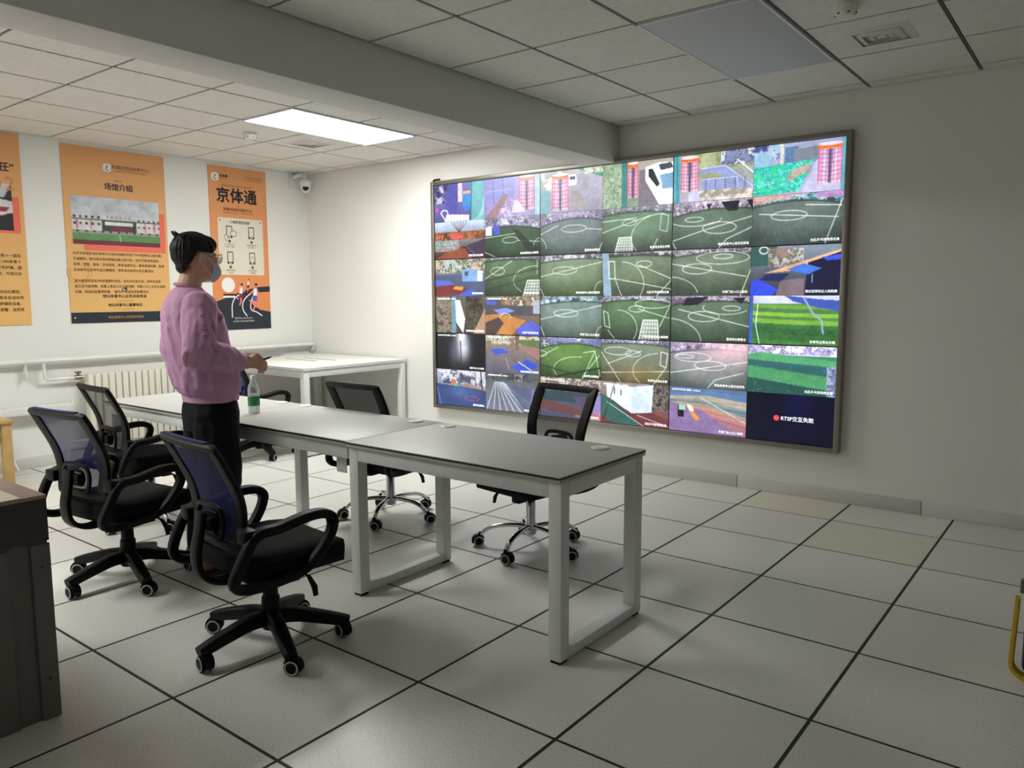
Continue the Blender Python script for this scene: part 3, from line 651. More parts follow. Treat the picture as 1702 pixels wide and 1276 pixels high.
c = pitch(23, (112, 135, 100), (66, 86, 62), .14, (70, 80, 90), (.62, .28, .11, .07), [(.3, .72, .32, .5, 270, 400)], [[(.55, .3), (1, .62)], [(.2, .6), (1, .85)], [(.2, .6), (.3, 1)], [(1, .65), (.8, 1)]], None); c.poly([(0, 0), (.1, 0), (.15, 1), (.03, 1)], (130, 165, 190)).line([(.1, .2), (.19, .2), (.2, .6), (.11, .6), (.1, .2)], (220, 230, 225), .025); V[2, 3] = c
V[2, 4] = pitch(24, (108, 130, 104), (62, 82, 62), .14, (150, 140, 170), (.33, .42, .19, .11), [(.65, .2, .33, .13, 0, 360), (.66, .17, .12, .05), (-.05, 1.0, .4, .42, 270, 350)], [[(0, .3), (.95, .6)], [(1, .45), (.88, 1)]])
c = Cv((120, 140, 160), (40, 40, 60), 25); c.rect(0, 0, .3, .4, (40, 90, 84)); c.arc(.15, .08, .05, .07, (225, 230, 225), .03); c.clutter(.2, .05, .6, .42, [(200, 190, 180), (150, 120, 100), (90, 90, 80)], 40, .05); c.poly([(.15, .55), (1, .1), (1, .2), (.5, .5)], (225, 170, 120)); c.poly([(.65, .35), (1, .15), (1, 1), (.62, 1)], (14, 16, 60)); c.poly([(.42, .48), (.6, .36), (.8, .46), (.66, .58)], (50, 110, 235)); c.poly([(.2, .55), (.45, .56), (.35, .72), (.1, .68)], (22, 30, 90)); c.poly([(0, .72), (.1, .66), (.34, .88), (.25, 1), (0, 1)], (30, 60, 235)); c.poly([(.35, .7), (.62, .65), (.62, 1), (.3, 1)], (120, 100, 110)); c.line([(.7, .58), (.7, .74)], (150, 210, 240), .02); c.poly([(.8, .25), (1, .2), (1, .3), (.85, .32)], (40, 70, 230)); V[2, 5] = c.grain(7)
c = Cv((100, 100, 90), (70, 66, 60), 30); c.clutter(0, 0, .4, 1, [(110, 120, 90), (150, 120, 90), (70, 80, 60), (180, 150, 140)], 130, .05); c.rect(.33, 0, .42, 1, (90, 150, 180)); c.poly([(.4, .1), (.5, .1), (.6, .6), (.56, 1), (.42, .7)], (235, 235, 245)); c.clutter(.62, 0, .95, 1, [(60, 55, 40), (100, 90, 60), (40, 36, 30)], 150, .05); c.poly([(1, .3), (.75, 1), (1, 1)], (190, 140, 110)); V[3, 0] = c.grain(12)
c = Cv((120, 120, 110), (120, 80, 60), 31); c.rect(0, .1, 1, .5, (80, 80, 88)); c.clutter(.3, 0, 1, .25, [(190, 140, 100), (70, 60, 40), (220, 220, 210)], 60, .05); c.poly([(0, .5), (.3, .45), (.75, .62), (.5, 1), (0, 1)], (205, 128, 52)); c.poly([(0, .7), (.25, .55), (.35, .7), (.2, 1), (0, 1)], (80, 62, 60)); c.poly([(.15, .36), (.4, .3), (.56, .38), (.3, .48)], (120, 140, 235)); c.arc(.38, .55, .1, .1, (225, 230, 240), .02, 180, 360); c.poly([(.55, .86), (.85, .62), (1, .75), (1, 1), (.65, 1)], (74, 90, 225)); c.poly([(.0, .12), (.2, .12), (.22, .22), (.03, .22)], (70, 90, 220)); c.rect(.88, .1, 1, .45, (170, 175, 190)); V[3, 1] = c.grain(7)
V[3, 2] = pitch(32, (120, 145, 140), (82, 108, 92), .22, (140, 190, 210), (.43, .42, .2, .09), [(1.02, .9, .1, .18, 150, 300)], [[(0, .58), (1, .22)], [(0, .75), (.07, 1)]])
V[3, 3] = pitch(33, (90, 130, 84), (48, 66, 44), .16, (150, 140, 170), (.52, .3, .11, .07), [(.25, .75, .28, .42, 270, 400), (.75, .18, .25, .1)], [[(.55, .3), (.98, .5)], [(.98, .25), (.85, .7)], [(.1, .8), (.2, 1)]], (.62, .55, .2, .45)); V[3, 3].line([(.03, .35), (.1, .4), (.13, .75), (.05, .7), (.03, .35)], (220, 228, 224), .022)
V[3, 4] = pitch(34, (92, 120, 92), (58, 84, 62), .2, (150, 120, 165), (.43, .45, .2, .11), [(.7, .26, .28, .14, 20, 200), (.78, .27, .11, .05), (-.05, 1.0, .45, .5, 270, 360)], [[(.1, .3), (1, .65)]]); V[3, 4].poly([(.2, .05), (.5, .02), (.35, .2), (.15, .22)], (30, 26, 44)).poly([(.8, .05), (.95, .05), (.9, .18)], (30, 26, 44))
c = Cv((70, 160, 40), (60, 130, 40), 35)
for k, (y, col) in enumerate([(.17, (120, 170, 60)), (.24, (60, 130, 70)), (.32, (150, 200, 50)), (.40, (60, 130, 64)), (.46, (130, 190, 50)), (.55, (50, 120, 60)), (.64, (36, 92, 50)), (.76, (46, 112, 46)), (.90, (84, 150, 46))]): c.poly([(0, y), (.4, y+.03), (1, y+.05), (1, y+.2), (.5, y+.15), (0, y+.12)], col, .85)
c.speck((c.V > .6).astype(float), [(30, 84, 44), (44, 110, 50), (60, 130, 54)], .02, .5)
c.rect(0, 0, 1, .17, (200, 205, 235)); c.poly([(.4, .0), (.8, .08), (1, .1), (1, .3), (.8, .25), (.5, .12)], (50, 80, 190)); c.rect(0, 0, .045, 1, (40, 90, 190)); c.line([(.1, .18), (.08, .6), (.13, 1)], WH, .02); c.line([(.62, .05), (.72, .35), (.82, .5), (.84, .75)], (150, 170, 205), .04); V[3, 5] = c.grain(6)
c = Cv((14, 16, 24), (10, 10, 18), 40); c.glow(.52, .05, .1, .3, (250, 252, 255)); c.glow(.55, .4, .14, .35, (225, 232, 250), .9); c.glow(.35, .5, .1, .4, (120, 125, 150), .5); c.line([(.5, .2), (.52, 1)], (20, 22, 40), .03); V[4, 0] = c.grain(4)
c = Cv((150, 130, 110), (90, 88, 110), 41); c.clutter(0, 0, 1, .25, [(200, 190, 170), (230, 225, 215), (110, 130, 70), (150, 110, 90)], 70, .06); c.poly([(.6, .15), (1, .25), (1, .6), (.75, .42)], (160, 115, 105)); c.rect(.56, 0, .63, .38, (120, 95, 70)); c.poly([(.6, .1), (1, .1), (1, .3), (.7, .25)], (90, 120, 60)); c.poly([(.08, .4), (.3, .35), (.45, .44), (.2, .52)], (40, 80, 225)); c.poly([(.48, .82), (.78, .6), (.97, .76), (.75, 1)], (36, 70, 230)); c.line([(.62, .68), (.85, .88)], (200, 190, 120), .05); c.line([(.38, .6), (.45, .9)], (190, 180, 180), .02); V[4, 1] = c.grain(7)
V[4, 2] = pitch(42, (100, 150, 60), (50, 84, 36), .24, (110, 120, 210), (.02, .42, .09, .07), [(.65, .78, .42, .32, 150, 275)], [[(0, .5), (.3, .25)], [(.9, .3), (.7, 1)], [(.72, .35), (.9, .3), (.98, .9)], [(.7, .95), (.97, .4)]]); V[4, 2].line([(.2, 1), (1, .7)], (20, 36, 20), .06, .7).line([(0, .7), (.6, .9)], (24, 44, 24), .05, .6)
V[4, 3] = pitch(43, (120, 138, 118), (96, 92, 52), .14, (150, 150, 215), (.48, .32, .11, .07), [(.9, .7, .42, .42, 140, 260), (.25, .27, .2, .09)], [[(0, .3), (.3, 1)], [(0, .8), (1, .68)], [(.1, .58), (.6, .25)], [(.95, .6), (.78, 1)]]); V[4, 3].line([(.88, .25), (.97, .28), (.95, .6), (.87, .55), (.88, .25)], (225, 230, 230), .024).glow(.55, .8, .3, .25, (170, 130, 60), .4)
V[4, 4] = pitch(44, (150, 145, 155), (96, 112, 104), .24, (170, 150, 210), (.53, .5, .2, .1), [(.3, .33, .24, .1, 0, 360), (.2, .32, .12, .04)], [[(0, .7), (1, .38)], [(.5, 1), (.6, .8), (.95, .62)]]); V[4, 4].glow(.85, .15, .4, .25, (250, 190, 200), .8)
c = Cv((60, 150, 90), (40, 110, 80), 45); c.rect(0, 0, 1, .2, (215, 210, 240)); c.clutter(0, 0, 1, .18, [(180, 170, 220), (240, 235, 250), (90, 90, 150)], 60, .04); c.poly([(0, .2), (.15, .15), (1, .28), (1, .4), (0, .3)], (74, 170, 110)); c.poly([(0, .32), (1, .42), (1, .6), (0, .42)], (38, 96, 104)); c.poly([(0, .45), (1, .62), (1, .88), (0, .68)], (66, 158, 96)); c.poly([(0, .68), (1, .9), (1, 1), (0, 1)], (30, 84, 76)); c.clutter(.9, .4, 1, 1, [(120, 120, 190), (80, 90, 130), (170, 170, 220)], 60, .03); c.dots(0, .4, 1, 1, (230, 240, 235), 70)
for k in (.4, .5, .66, .9): c.line([(k, 0), (k, .22)], (110, 110, 150), .01)
V[4, 5] = c.grain(6)
c = Cv((190, 190, 215), (30, 50, 110), 50); c.clutter(.1, 0, 1, .4, [(230, 235, 245), (120, 130, 160), (60, 60, 80), (210, 200, 190)], 80, .05); c.poly([(0, .42), (1, .5), (1, 1), (0, 1)], (44, 66, 128)); c.poly([(.6, .35), (1, .45), (1, .52), (.5, .42)], (190, 130, 100)); c.rect(.3, .28, .4, .45, (230, 100, 60)); c.rect(.36, .38, .44, .46, (80, 210, 90)); c.arc(.72, .76, .14, .06, (200, 50, 110), .02); c.line([(0, .5), (.08, 1)], (180, 190, 230), .016); c.line([(.9, 0), (.93, .5)], (30, 30, 40), .04); c.glow(.5, .6, .3, .2, (90, 130, 190), .5); V[5, 0] = c.grain(7)
c = Cv((90, 92, 100), (110, 115, 135), 51); c.rect(0, 0, 1, .18, (50, 54, 58)); c.clutter(0, 0, 1, .2, [(90, 100, 100), (40, 44, 48), (150, 150, 150)], 50, .05)
for k in range(9): c.line([(.18+.02*k, .25), (.02+.13*k, 1)], (220, 228, 250), .05, .55)
c.poly([(.4, .3), (.9, .35), (.95, 1), (.75, 1)], (70, 84, 130), .7); c.line([(.88, .35), (.82, 1)], (200, 170, 210), .015); V[5, 1] = c.grain(6)
c = Cv((170, 160, 160), (140, 130, 190), 52); c.clutter(0, 0, 1, .35, [(230, 225, 220), (110, 90, 70), (180, 150, 120), (60, 60, 60)], 110, .05); c.rect(0, .35, 1, .6, (80, 130, 150)); c.poly([(0, .55), (1, .85), (1, 1), (0, .8)], (190, 110, 110)); c.poly([(.5, .45), (1, .4), (1, .8), (.7, .7)], (140, 120, 200)); V[5, 2] = c.grain(8)
c = Cv((150, 140, 130), (110, 40, 46), 53); c.clutter(.7, 0, 1, .6, [(70, 66, 60), (130, 120, 110), (40, 40, 40)], 70, .05); c.poly([(.08, .05), (.48, .1), (.48, .72), (.1, .4)], (225, 230, 245)); c.poly([(.46, .1), (.78, .02), (.76, .66), (.46, .72)], (200, 218, 250)); c.poly([(0, .3), (.2, .45), (.7, 1), (.2, 1), (0, .8)], (40, 96, 88)); c.poly([(.15, .42), (.45, .74), (.75, .66), (1, .8), (1, 1), (.6, 1)], (112, 44, 54)); c.line([(.1, .5), (.65, 1)], WH, .016); c.line([(.55, .75), (1, .95)], WH, .014); c.rect(.2, .15, .22, .3, (90, 100, 120)); c.rect(.3, .18, .32, .32, (90, 100, 120)); c.line([(.22, 0), (.05, .9)], (40, 30, 30), .03, .7); V[5, 3] = c.grain(7)
c = Cv((80, 110, 160), (120, 90, 150), 54)
for k, col in enumerate([(80, 130, 180), (225, 200, 130), (80, 140, 140), (225, 160, 110), (205, 100, 95), (160, 100, 120)]): c.poly([(.0, .16+.06*k), (.5, .06+.1*k), (1, .1+.16*k), (1, .3+.16*k), (.4, .2+.11*k), (0, .24+.06*k)], col, .6)
for k in range(14): c.line([(.1, .3+.02*k), (1, .25+.055*k)], [(240, 190, 150), (190, 120, 110), (230, 220, 170)][k % 3], .02, .3)
c.poly([(0, .35), (.45, .5), (.9, 1), (0, 1)], (132, 104, 160)); c.line([(.4, .2), (1, .7)], (235, 235, 245), .012); c.rect(.12, .42, .2, .68, (20, 24, 26)); c.rect(.13, .4, .22, .52, (150, 210, 190)); c.poly([(.22, .4), (.28, .45), (.42, .7), (.36, .74)], (240, 140, 50)); c.poly([(.23, .38), (.3, .4), (.34, .52), (.28, .54)], (240, 235, 210)); V[5, 4] = c.grain(6)
c = Cv((4, 5, 30), (4, 6, 34), 55); c.plain = True; c.glow(.6, .1, .15, .5, (10, 14, 80), .6); V[5, 5] = c.grain(1.5)

def picture_template(w, h, sx, sz):
    vs = np.zeros((h*w, 3)); X, Z = np.meshgrid(np.linspace(-sx/2, sx/2, w), np.linspace(sz/2, -sz/2, h)); vs[:, 0] = X.ravel(); vs[:, 2] = Z.ravel()
    i = np.arange(h-1)[:, None]*w+np.arange(w-1)[None, :]; f = np.stack([i, i+w, i+w+1, i+1], -1).reshape(-1, 4)
    me = bpy.data.meshes.new('picture'); me.vertices.add(len(vs)); me.vertices.foreach_set('co', vs.ravel()); me.loops.add(f.size); me.loops.foreach_set('vertex_index', f.ravel().astype(np.int32))
    me.polygons.add(len(f)); me.polygons.foreach_set('loop_start', (np.arange(len(f))*4).astype(np.int32)); me.update(); return me
def paint(me, img):
    a = me.color_attributes.new('Col', 'FLOAT_COLOR', 'POINT'); h, w, _ = img.shape
    d = np.ones((h*w, 4), np.float32); d[:, :3] = img.reshape(-1, 3); a.data.foreach_set('color', d.ravel())
VX0, VX1, VZ0, VZ1 = -4.302, -.714, .372, 2.385     # lit area
cw, ch = (VX1-VX0)/6, (VZ1-VZ0)/6
vw = thing('video_wall', 'large video wall of camera views in a grey metal frame on the white wall', 'video wall', ((VX0+VX1)/2, YB, VZ0))
vc = Vector(((VX0+VX1)/2, YB, VZ0)); FY = YB-.05
fwid = .034; Wd = VX1-VX0; Hd = VZ1-VZ0
for sx in (-1, 1): quick_box('frame_rail', 'alu', vw, (sx*(Wd/2+fwid/2), -.034, Hd/2), (fwid, .066, Hd+2*fwid), .003)
for z in (-fwid/2, Hd+fwid/2): quick_box('frame_rail', 'alu', vw, (0, -.034, z), (Wd, .066, fwid), .003)
tmpl = picture_template(160, 90, cw-.002, ch-.002)
CAP = ['地坛体育中心笼式足球场', '北区乒乓球场西北角', '东南门出入口人脸机', '笼式足球场五人制西侧', '篮球场北侧看台', '体育场主席台东侧']
for pr in range(3):
    for pc in range(3):
        pan = quick_box('display_panel', 'screen_bezel', vw, (-Wd/2+cw*(2*pc+1), -.025, Hd-ch*(2*pr+1)), (2*cw, .048, 2*ch), .0)
        for r in (0, 1):
            for q in (0, 1):
                R, Q = 2*pr+r, 2*pc+q; me = tmpl.copy(); paint(me, V[R, Q].out())
                x, z = (q-.5)*cw, (.5-r)*ch
                v = link(me, 'camera_view', 'screen_picture', pan, 0); kx, kz = 1-.006/(2*cw), 1-.006/(2*ch); v.location = (x*kx, -.0245, z*kz); v.scale = (kx, 1, kz)
                if (R, Q) == (5, 5):
                    text_on('caption', 'RTSP交互失败', .036, 'caption', pan, (x-.055, -.0265, z-.012), B_BACK, 'LEFT', .012)
                    one('alert_icon', 'alert_red', pan, lambda bm: lathe(bm, [(.019, -.001), (.019, .001)], n=20, axis='y')).location = (x-.085, -.0262, z)
                else:
                    if R > 0: text_on('caption', CAP[(R*2+Q) % 6], .0205 if Q > 1 else .019, 'caption', pan, (x+cw*.47, -.0265, z-ch*.44), B_BACK, 'RIGHT', .01)
                    if R == 5 or (R in (3, 4) and Q in (0, 1)): text_on('caption', '2022年03月29日 星期二 14:05:26', .016, 'caption', pan, (x-cw*.46, -.0265, z+ch*.42), B_BACK, 'LEFT', .01)
bpy.data.meshes.remove(tmpl)
def cab(bm): tube(bm, cat_spline([(-4.345, YB-.012, 2.36), (-4.338, YB-.02, 2.415), (-4.30, YB-.05, 2.432), (-4.22, YB-.06, 2.432)], 5), .009, 8)
tag(one('power_cable', 'black_plastic', None, cab), 'short black cable bent over the top corner of the video wall frame', 'cable')

# ------------------------------------------------------------------ posters on the left wall
PX = XL+.004
def poster(label, y0, y1, z0, z1, m):
    t = thing('wall_poster', label, 'poster', (PX, (y0+y1)/2, z0), group='posters on the wall'); h = z1-z0
    bm = bmesh.new(); box(bm, (0, 0, 0), (.006, y1-y0, h)); o = finish(bm, 'sheet', m, t); o.location = (0, 0, h/2)
    return t, y1-y0, h
def flat(name, pts, m, parent, off, thick=.0008):
    """a printed flat shape; pts (a along y, b along z)"""
    bm = bmesh.new(); a = [bm.verts.new((off, p[0], p[1])) for p in pts]; bm.faces.new(a)
    return finish(bm, name, m, parent, 0, recalc=False)
def flat_strip(name, pts, w, m, parent, off):
    n = len(pts); L = []; R = []
    for i in range(n):
        a = Vector(pts[max(0, i-1)]); b = Vector(pts[min(n-1, i+1)]); d = (b-a).normalized(); nn = Vector((-d.y, d.x)); p = Vector(pts[i]); L.append(p+nn*w/2); R.append(p-nn*w/2)
    bm = bmesh.new(); l = [bm.verts.new((off, p.x, p.y)) for p in L]; r = [bm.verts.new((off, p.x, p.y)) for p in R]
    for i in range(n-1): bm.faces.new((l[i], r[i], r[i+1], l[i+1]))
    return finish(bm, name, m, parent, 0, recalc=False)
def el(cx, cz, rx, rz, n=20, a0=0, a1=2*PI): return [(cx+rx*math.cos(a0+(a1-a0)*k/n), cz+rz*math.sin(a0+(a1-a0)*k/n)) for k in range(n)]
def rr(cx, cz, w, h, r): return [(cx+a, cz+b) for a, b in rrect(w, h, r)]
def ptxt(t, s, size, y, z, m='print_black', al='CENTER', bold=.0): text_on('lettering', s, size, m, t, (.0045, y, z), B_LEFT, al, bold)
def logo(t, y, z, s):
    flat('logo_badge', rr(y, z, s, s, s*.28), 'print_white', t, .0042)
    flat_strip('logo_mark', [(y-.2*s, z+.22*s), (y+.0*s, z+.2*s), (y+.18*s, z+.28*s)], .06*s, 'print_navy', t, .0046)
    flat_strip('logo_mark', [(y+.1*s, z+.2*s), (y-.05*s, z), (y-.2*s, z-.25*s), (y, z-.3*s), (y+.22*s, z-.24*s)], .09*s, 'print_navy', t, .0046)
# poster with the stadium photograph
t, w, h = poster('yellow-orange venue poster with a stadium photograph and black bottom bar', -2.01, -1.135, 1.165, 2.637, 'poster_yellow')
flat('bottom_bar', [(-w/2, 0), (w/2, 0), (w/2, .09), (-w/2, .09)], 'print_navy', t, .0036)
logo(t, -.07, h-.155, .068)
ptxt(t, '东城区地坛体育中心', .036, .13, h-.155, 'print_black', 'CENTER'); ptxt(t, 'DONGCHENG DITAN SPORTS CENTER', .0155, .13, h-.18, 'print_brown')
ptxt(t, '场地介绍', .016, .02, h-.265, 'print_brown'); ptxt(t, '场馆介绍', .062, .02, h-.335, 'print_black', bold=.025)
pw, ph = .75, .40; pz = h-.61
flat('photo_shadow', [(-.30, pz-ph/2-.05), (.415, pz-ph/2-.05), (.415, pz+.10), (-.30, pz+.10)], 'print_coral', t, .0036)
c = Cv((186, 196, 205), (205, 212, 216), 60, 150, 80, 1.87); c.grain(6, 8); c.rect(0, .38, 1, .43, (205, 210, 210)); c.rect(0, .43, .33, .7, (216, 214, 212)); c.rect(.72, .43, 1, .7, (216, 214, 212)); c.rect(0, .36, .33, .46, (200, 206, 206)); c.rect(.72, .4, 1, .46, (200, 206, 206)); c.rect(0, .46, 1, .49, (86, 92, 92)); c.rect(.33, .49, .72, .72, (50, 66, 64)); c.rect(.36, .5, .68, .58, (225, 232, 230)); c.poly([(.42, .7), (.45, .6), (.66, .6), (.68, .7)], (120, 30, 70))
for k in range(6): c.rect(.38+.05*k, .38, .41+.05*k, .44, (196, 160, 160))
for k in range(5):
    for y in (.4, .54): c.rect(.02+.065*k, y, .045+.065*k, y+.045, (50, 54, 60)); c.rect(.74+.06*k, y+.02, .76+.06*k, y+.06, (50, 54, 60))
for x in (.05, .2, .82, .93): c.rect(x, .47, x+.015, .68, (220, 100, 130))
c.rect(0, .7, 1, .76, (150, 156, 150)); c.rect(0, .76, 1, .93, (86, 150, 76))
for k in range(11): c.rect(.05+.09*k, .7, .075+.09*k, .74, (60, 50, 60))
c.poly([(0, .9), (1, .9), (1, 1), (0, 1)], (116, 40, 50)); c.line([(.52, .78), (.53, .9)], (200, 230, 160), .02); c.grain(4)
me = picture_template(150, 80, pw, ph); paint(me, c.out()); ob = link(me, 'printed_photo', 'printed_picture', t, 0); ob.matrix_local = Matrix.Translation((.0042, -.01, pz)) @ Matrix.Rotation(PI/2, 4, 'Z')
para = ['北京市东城区地坛体育中心地处东城区安定门外大街地坛公园北侧，', '交通便利。院内停车场可停放多辆小型汽车。对外开放设有篮球、', '足球、羽球、游泳、羽毛球馆，体育设施齐全，健身氛围浓厚，能满', '足各种专业及非专业比赛需求，常年承办各类大型比赛活动。', '', '室外篮球场设有3块标准塑料场地，全年对社会开放，曾举办过首', '届北京市篮球赛、我要上奥运三对三篮球赛、中国三对三北京东城赛', '区赛、阿迪达斯夏季联赛、“富华杯”球迷足球会赛活动。']
for k, s in enumerate(para):
    if s: ptxt(t, s, .0262, -.395, h-.895-.046*k, 'print_brown', 'LEFT', .012)
flat('phone_icon', el(.02, .285, .021, .021), 'print_black', t, .0042); flat_strip('phone_icon_mark', [(.012, .295), (.012, .28), (.028, .274)], .009, 'print_white', t, .0047)
ptxt(t, '地坛体育中心业务洽谈电话', .032, .02, .215, 'print_black', bold=.018); ptxt(t, '010-64265302', .026, .02, .175, 'print_tan')
ptxt(t, '地坛体育中心售票电话', .032, .02, .128, 'print_black', bold=.018) if False else ptxt(t, '地坛体育中心售票电话', .03, .02, .139, 'print_black', bold=.018)
ptxt(t, '010-64263377', .024, .02, .106, 'print_tan'); ptxt(t, '地坛体育中心欢迎您的到来', .026, .02, .035, 'print_tan', bold=.01)
flat('pin_dot', el(-w/2+.03, .045, .006, .006, 10), 'print_white', t, .0042)
for rdi in (.10, .075): flat_strip('stamp_ring', el(-.35, .42, rdi, rdi*.9, 32, 2.6, 7.6), .004, 'print_tan', t, .0038)
# poster cut by the frame
t, w, h = poster('tan poster with a coral-edged picture and a column of text, next to the stadium poster', -3.19, -2.312, 1.165, 2.655, 'poster_yellow')
ptxt(t, '“体育之光 场馆保卫任”', .075, w/2-.05, h-.29, 'print_black', 'RIGHT', .02)
ptxt(t, '0', .15, w/2-.14, h-.44, 'print_tan', 'RIGHT', .0); ptxt(t, '2', .15, w/2-.05, h-.44, 'print_tan', 'RIGHT', .0)
flat('photo_shadow', [(-.3, h-.77), (w/2-.03, h-.77), (w/2-.03, h-.49), (-.3, h-.49)], 'print_coral', t, .0036)
c = Cv((50, 44, 54), (30, 28, 34), 61, 100, 60, 2.0); c.poly([(0, .4), (.8, .3), (1, .38), (1, .62), (0, .6)], (225, 222, 224)); c.poly([(.0, .6), (1, .56), (.9, .68), (0, .75)], (205, 200, 205)); c.poly([(.2, .5), (.97, .5), (.93, .6), (.2, .62)], (175, 30, 60)); c.line([(.6, .72), (1, .6)], (240, 235, 235), .04); c.poly([(.82, .0), (1, .0), (.92, .3), (.84, .3)], (215, 205, 205)); c.grain(5)
me = picture_template(100, 60, .72, .36); paint(me, c.out()); ob = link(me, 'printed_photo', 'printed_picture', t, 0); ob.matrix_local = Matrix.Translation((.0042, 0, h-.57)) @ Matrix.Rotation(PI/2, 4, 'Z')
for k, s in enumerate(['地坛体育馆建成于1989年，是为举办第十一届亚', '运会而兴建的比赛场馆之一。曾承办过1990年第十', '一届亚运会、2001年世界大学生运动会、世界杯赛、国', '际武术邀请赛等一系列重大赛事，中国北京', '', '', '馆内设有比赛馆、训练馆，为多功能综合比赛馆，', '拥有羽毛球、乒乓球、篮球、健身房等多处运动场', '所，并配有完善的灯光、音响及多种辅助设备，', '馆内设有中央空调、消防报警、监控系']):
    if s: ptxt(t, s, .029, w/2-.045, h-.955-.047*k, 'print_brown', 'RIGHT', .012)
# orange app poster
t, w, h = poster('orange poster with big black characters, a four-step phone guide and running track', -.70, -.065, 1.058, 2.632, 'poster_orange')
logo(t, -w/2+.07, h-.105, .075)
ptxt(t, '京体通', .03, -w/2+.16, h-.1, 'print_black', 'CENTER', .02); ptxt(t, 'JING TI TONG', .012, -w/2+.16, h-.122, 'print_brown')
flat_strip('search_outline', rr(.175, h-.09, .2, .036, .017)+[rr(.175, h-.09, .2, .036, .017)[0]], .003, 'print_brown', t, .0042); ptxt(t, 'Q 搜索 小程序 京体通', .015, .18, h-.096, 'print_brown')
ptxt(t, 'BEIJING SPORTS CITIZEN SERVICE', .021, -.02, h-.185, 'print_brown'); ptxt(t, '京体通', .15, -.02, h-.325, 'print_black', bold=.028)
ptxt(t, '一站式', .014, -.02, h-.375, 'print_brown'); ptxt(t, '智慧体育预约服务平台', .032, -.015, h-.415, 'print_brown', bold=.015); ptxt(t, '体育场馆在线预约查询平台，一键查询京城各类场馆', .0145, -.015, h-.44, 'print_brown')
cz = h-.76
flat('guide_card', rr(.01, cz, .50, .55, .02), 'print_cream', t, .0036)
ptxt(t, '小程序使用流程', .032, .0, cz+.225, 'print_black', bold=.015)
for y in (-.215, .235): flat('pin_dot', el(y, cz+.25, .007, .007, 10), 'print_black', t, .0042)
for k, (y, z) in enumerate([(-.12, cz+.14), (.125, cz+.14), (-.12, cz-.11), (.125, cz-.11)]):
    flat('phone_outline', rr(y, z, .066, .118, .008), 'print_black', t, .0040); flat('phone_screen', rr(y, z+.006, .05, .088, .004), 'print_cream', t, .0044); flat('phone_button', rr(y, z-.049, .03, .010, .003), 'print_cream', t, .0044)
    if k == 0: 
        flat('hand_outline', el(y+.045, z-.015, .036, .03), 'print_black', t, .0047); flat('hand_fill', el(y+.045, z-.015, .031, .025), 'print_cream', t, .0050)
        flat('hand_outline', el(y-.035, z-.055, .02, .033), 'print_black', t, .0047); flat('hand_fill', el(y-.035, z-.055, .016, .028), 'print_cream', t, .0050)
    else: ptxt(t, '▣' if k == 3 else '◌', .03, y, z, 'print_brown')
    flat('step_dot', el(y, z-.09, .014, .014), 'print_black', t, .0040); ptxt(t, str(k+1), .02, y, z-.097, 'print_cream')
    ptxt(t, ['打开微信扫码', '选择体育场馆', '选择时间预约', '支付成功凭码'][k], .018, y, z-.127, 'print_brown'); ptxt(t, ['小程序二维码', '进入预约', '下单支付', '入场锻炼'][k], .018, y, z-.15, 'print_brown')
# track scene
trk = [(-w/2, 0), (w/2, 0), (w/2, .17), (.2, .19), (.12, .235), (.09, .27), (.10, .32), (.16, .365), (w/2, .375), (w/2, .43), (.17, .42), (.03, .385), (-.1, .345), (-.21, .305), (-w/2, .27)]
flat('track', trk, 'print_navy', t, .0036)
for pts in ([(-.125, .12), (-.125, .19), (-.12, .25), (-.09, .31), (-.03, .35)], [(.04, .13), (.0, .19), (-.005, .25), (.02, .3), (.08, .35), (.1, .36)], [(.215, .13), (.15, .17), (.095, .19), (.085, .23), (.1, .29), (.13, .32)]):
    flat_strip('lane_line', [tuple(p[:2]) for p in cat_spline([(a, b, 0) for a, b in pts], 5)], .011, 'print_white', t, .0040)
def runner(y, z, s, shorts):
    flat('runner_leg', [(y-.02*s, z), (y+.02*s, z+.01*s), (y+.01*s, z-.13*s), (y-.03*s, z-.2*s), (y-.05*s, z-.19*s), (y-.02*s, z-.12*s)], 'print_skin', t, .0043); flat('runner_leg', [(y-.04*s, z), (y, z), (y-.06*s, z-.06*s), (y-.1*s, z-.03*s), (y-.11*s, z-.05*s), (y-.06*s, z-.09*s)], 'print_skin', t, .0043)
    flat('runner_shorts', [(y-.05*s, z-.05*s), (y+.035*s, z-.05*s), (y+.035*s, z+.03*s), (y-.03*s, z+.03*s)], shorts, t, .0047)
    flat('runner_shirt', [(y-.035*s, z+.03*s), (y+.035*s, z+.03*s), (y+.045*s, z+.14*s), (y-.02*s, z+.15*s)], 'print_white', t, .0047); flat('runner_arm', [(y+.04*s, z+.13*s), (y+.09*s, z+.06*s), (y+.075*s, z+.05*s), (y+.03*s, z+.1*s)], 'print_skin', t, .0050); flat('runner_arm', [(y-.02*s, z+.13*s), (y-.08*s, z+.09*s), (y-.09*s, z+.04*s), (y-.06*s, z+.06*s), (y-.02*s, z+.1*s)], 'print_skin', t, .0050)
    flat('runner_head', el(y+.03*s, z+.185*s, .026*s, .032*s, 12), 'print_skin', t, .0047); flat('runner_hair', el(y+.026*s, z+.205*s, .028*s, .02*s, 10), 'print_black', t, .0050)
runner(-.02, .34, .52, 'print_red'); runner(.14, .315, .64, 'print_blue'); runner(.065, .43, .32, 'print_navy')
flat('round_badge', el(-.155, .44, .073, .073, 24), 'print_white', t, .0040)
flat('badge_strip', [(-.215, .335), (-.085, .335), (-.085, .353), (-.215, .353)], 'print_black', t, .0042); flat('badge_strip', [(-.215, .315), (-.085, .315), (-.085, .333), (-.215, .333)], 'print_white', t, .0042)
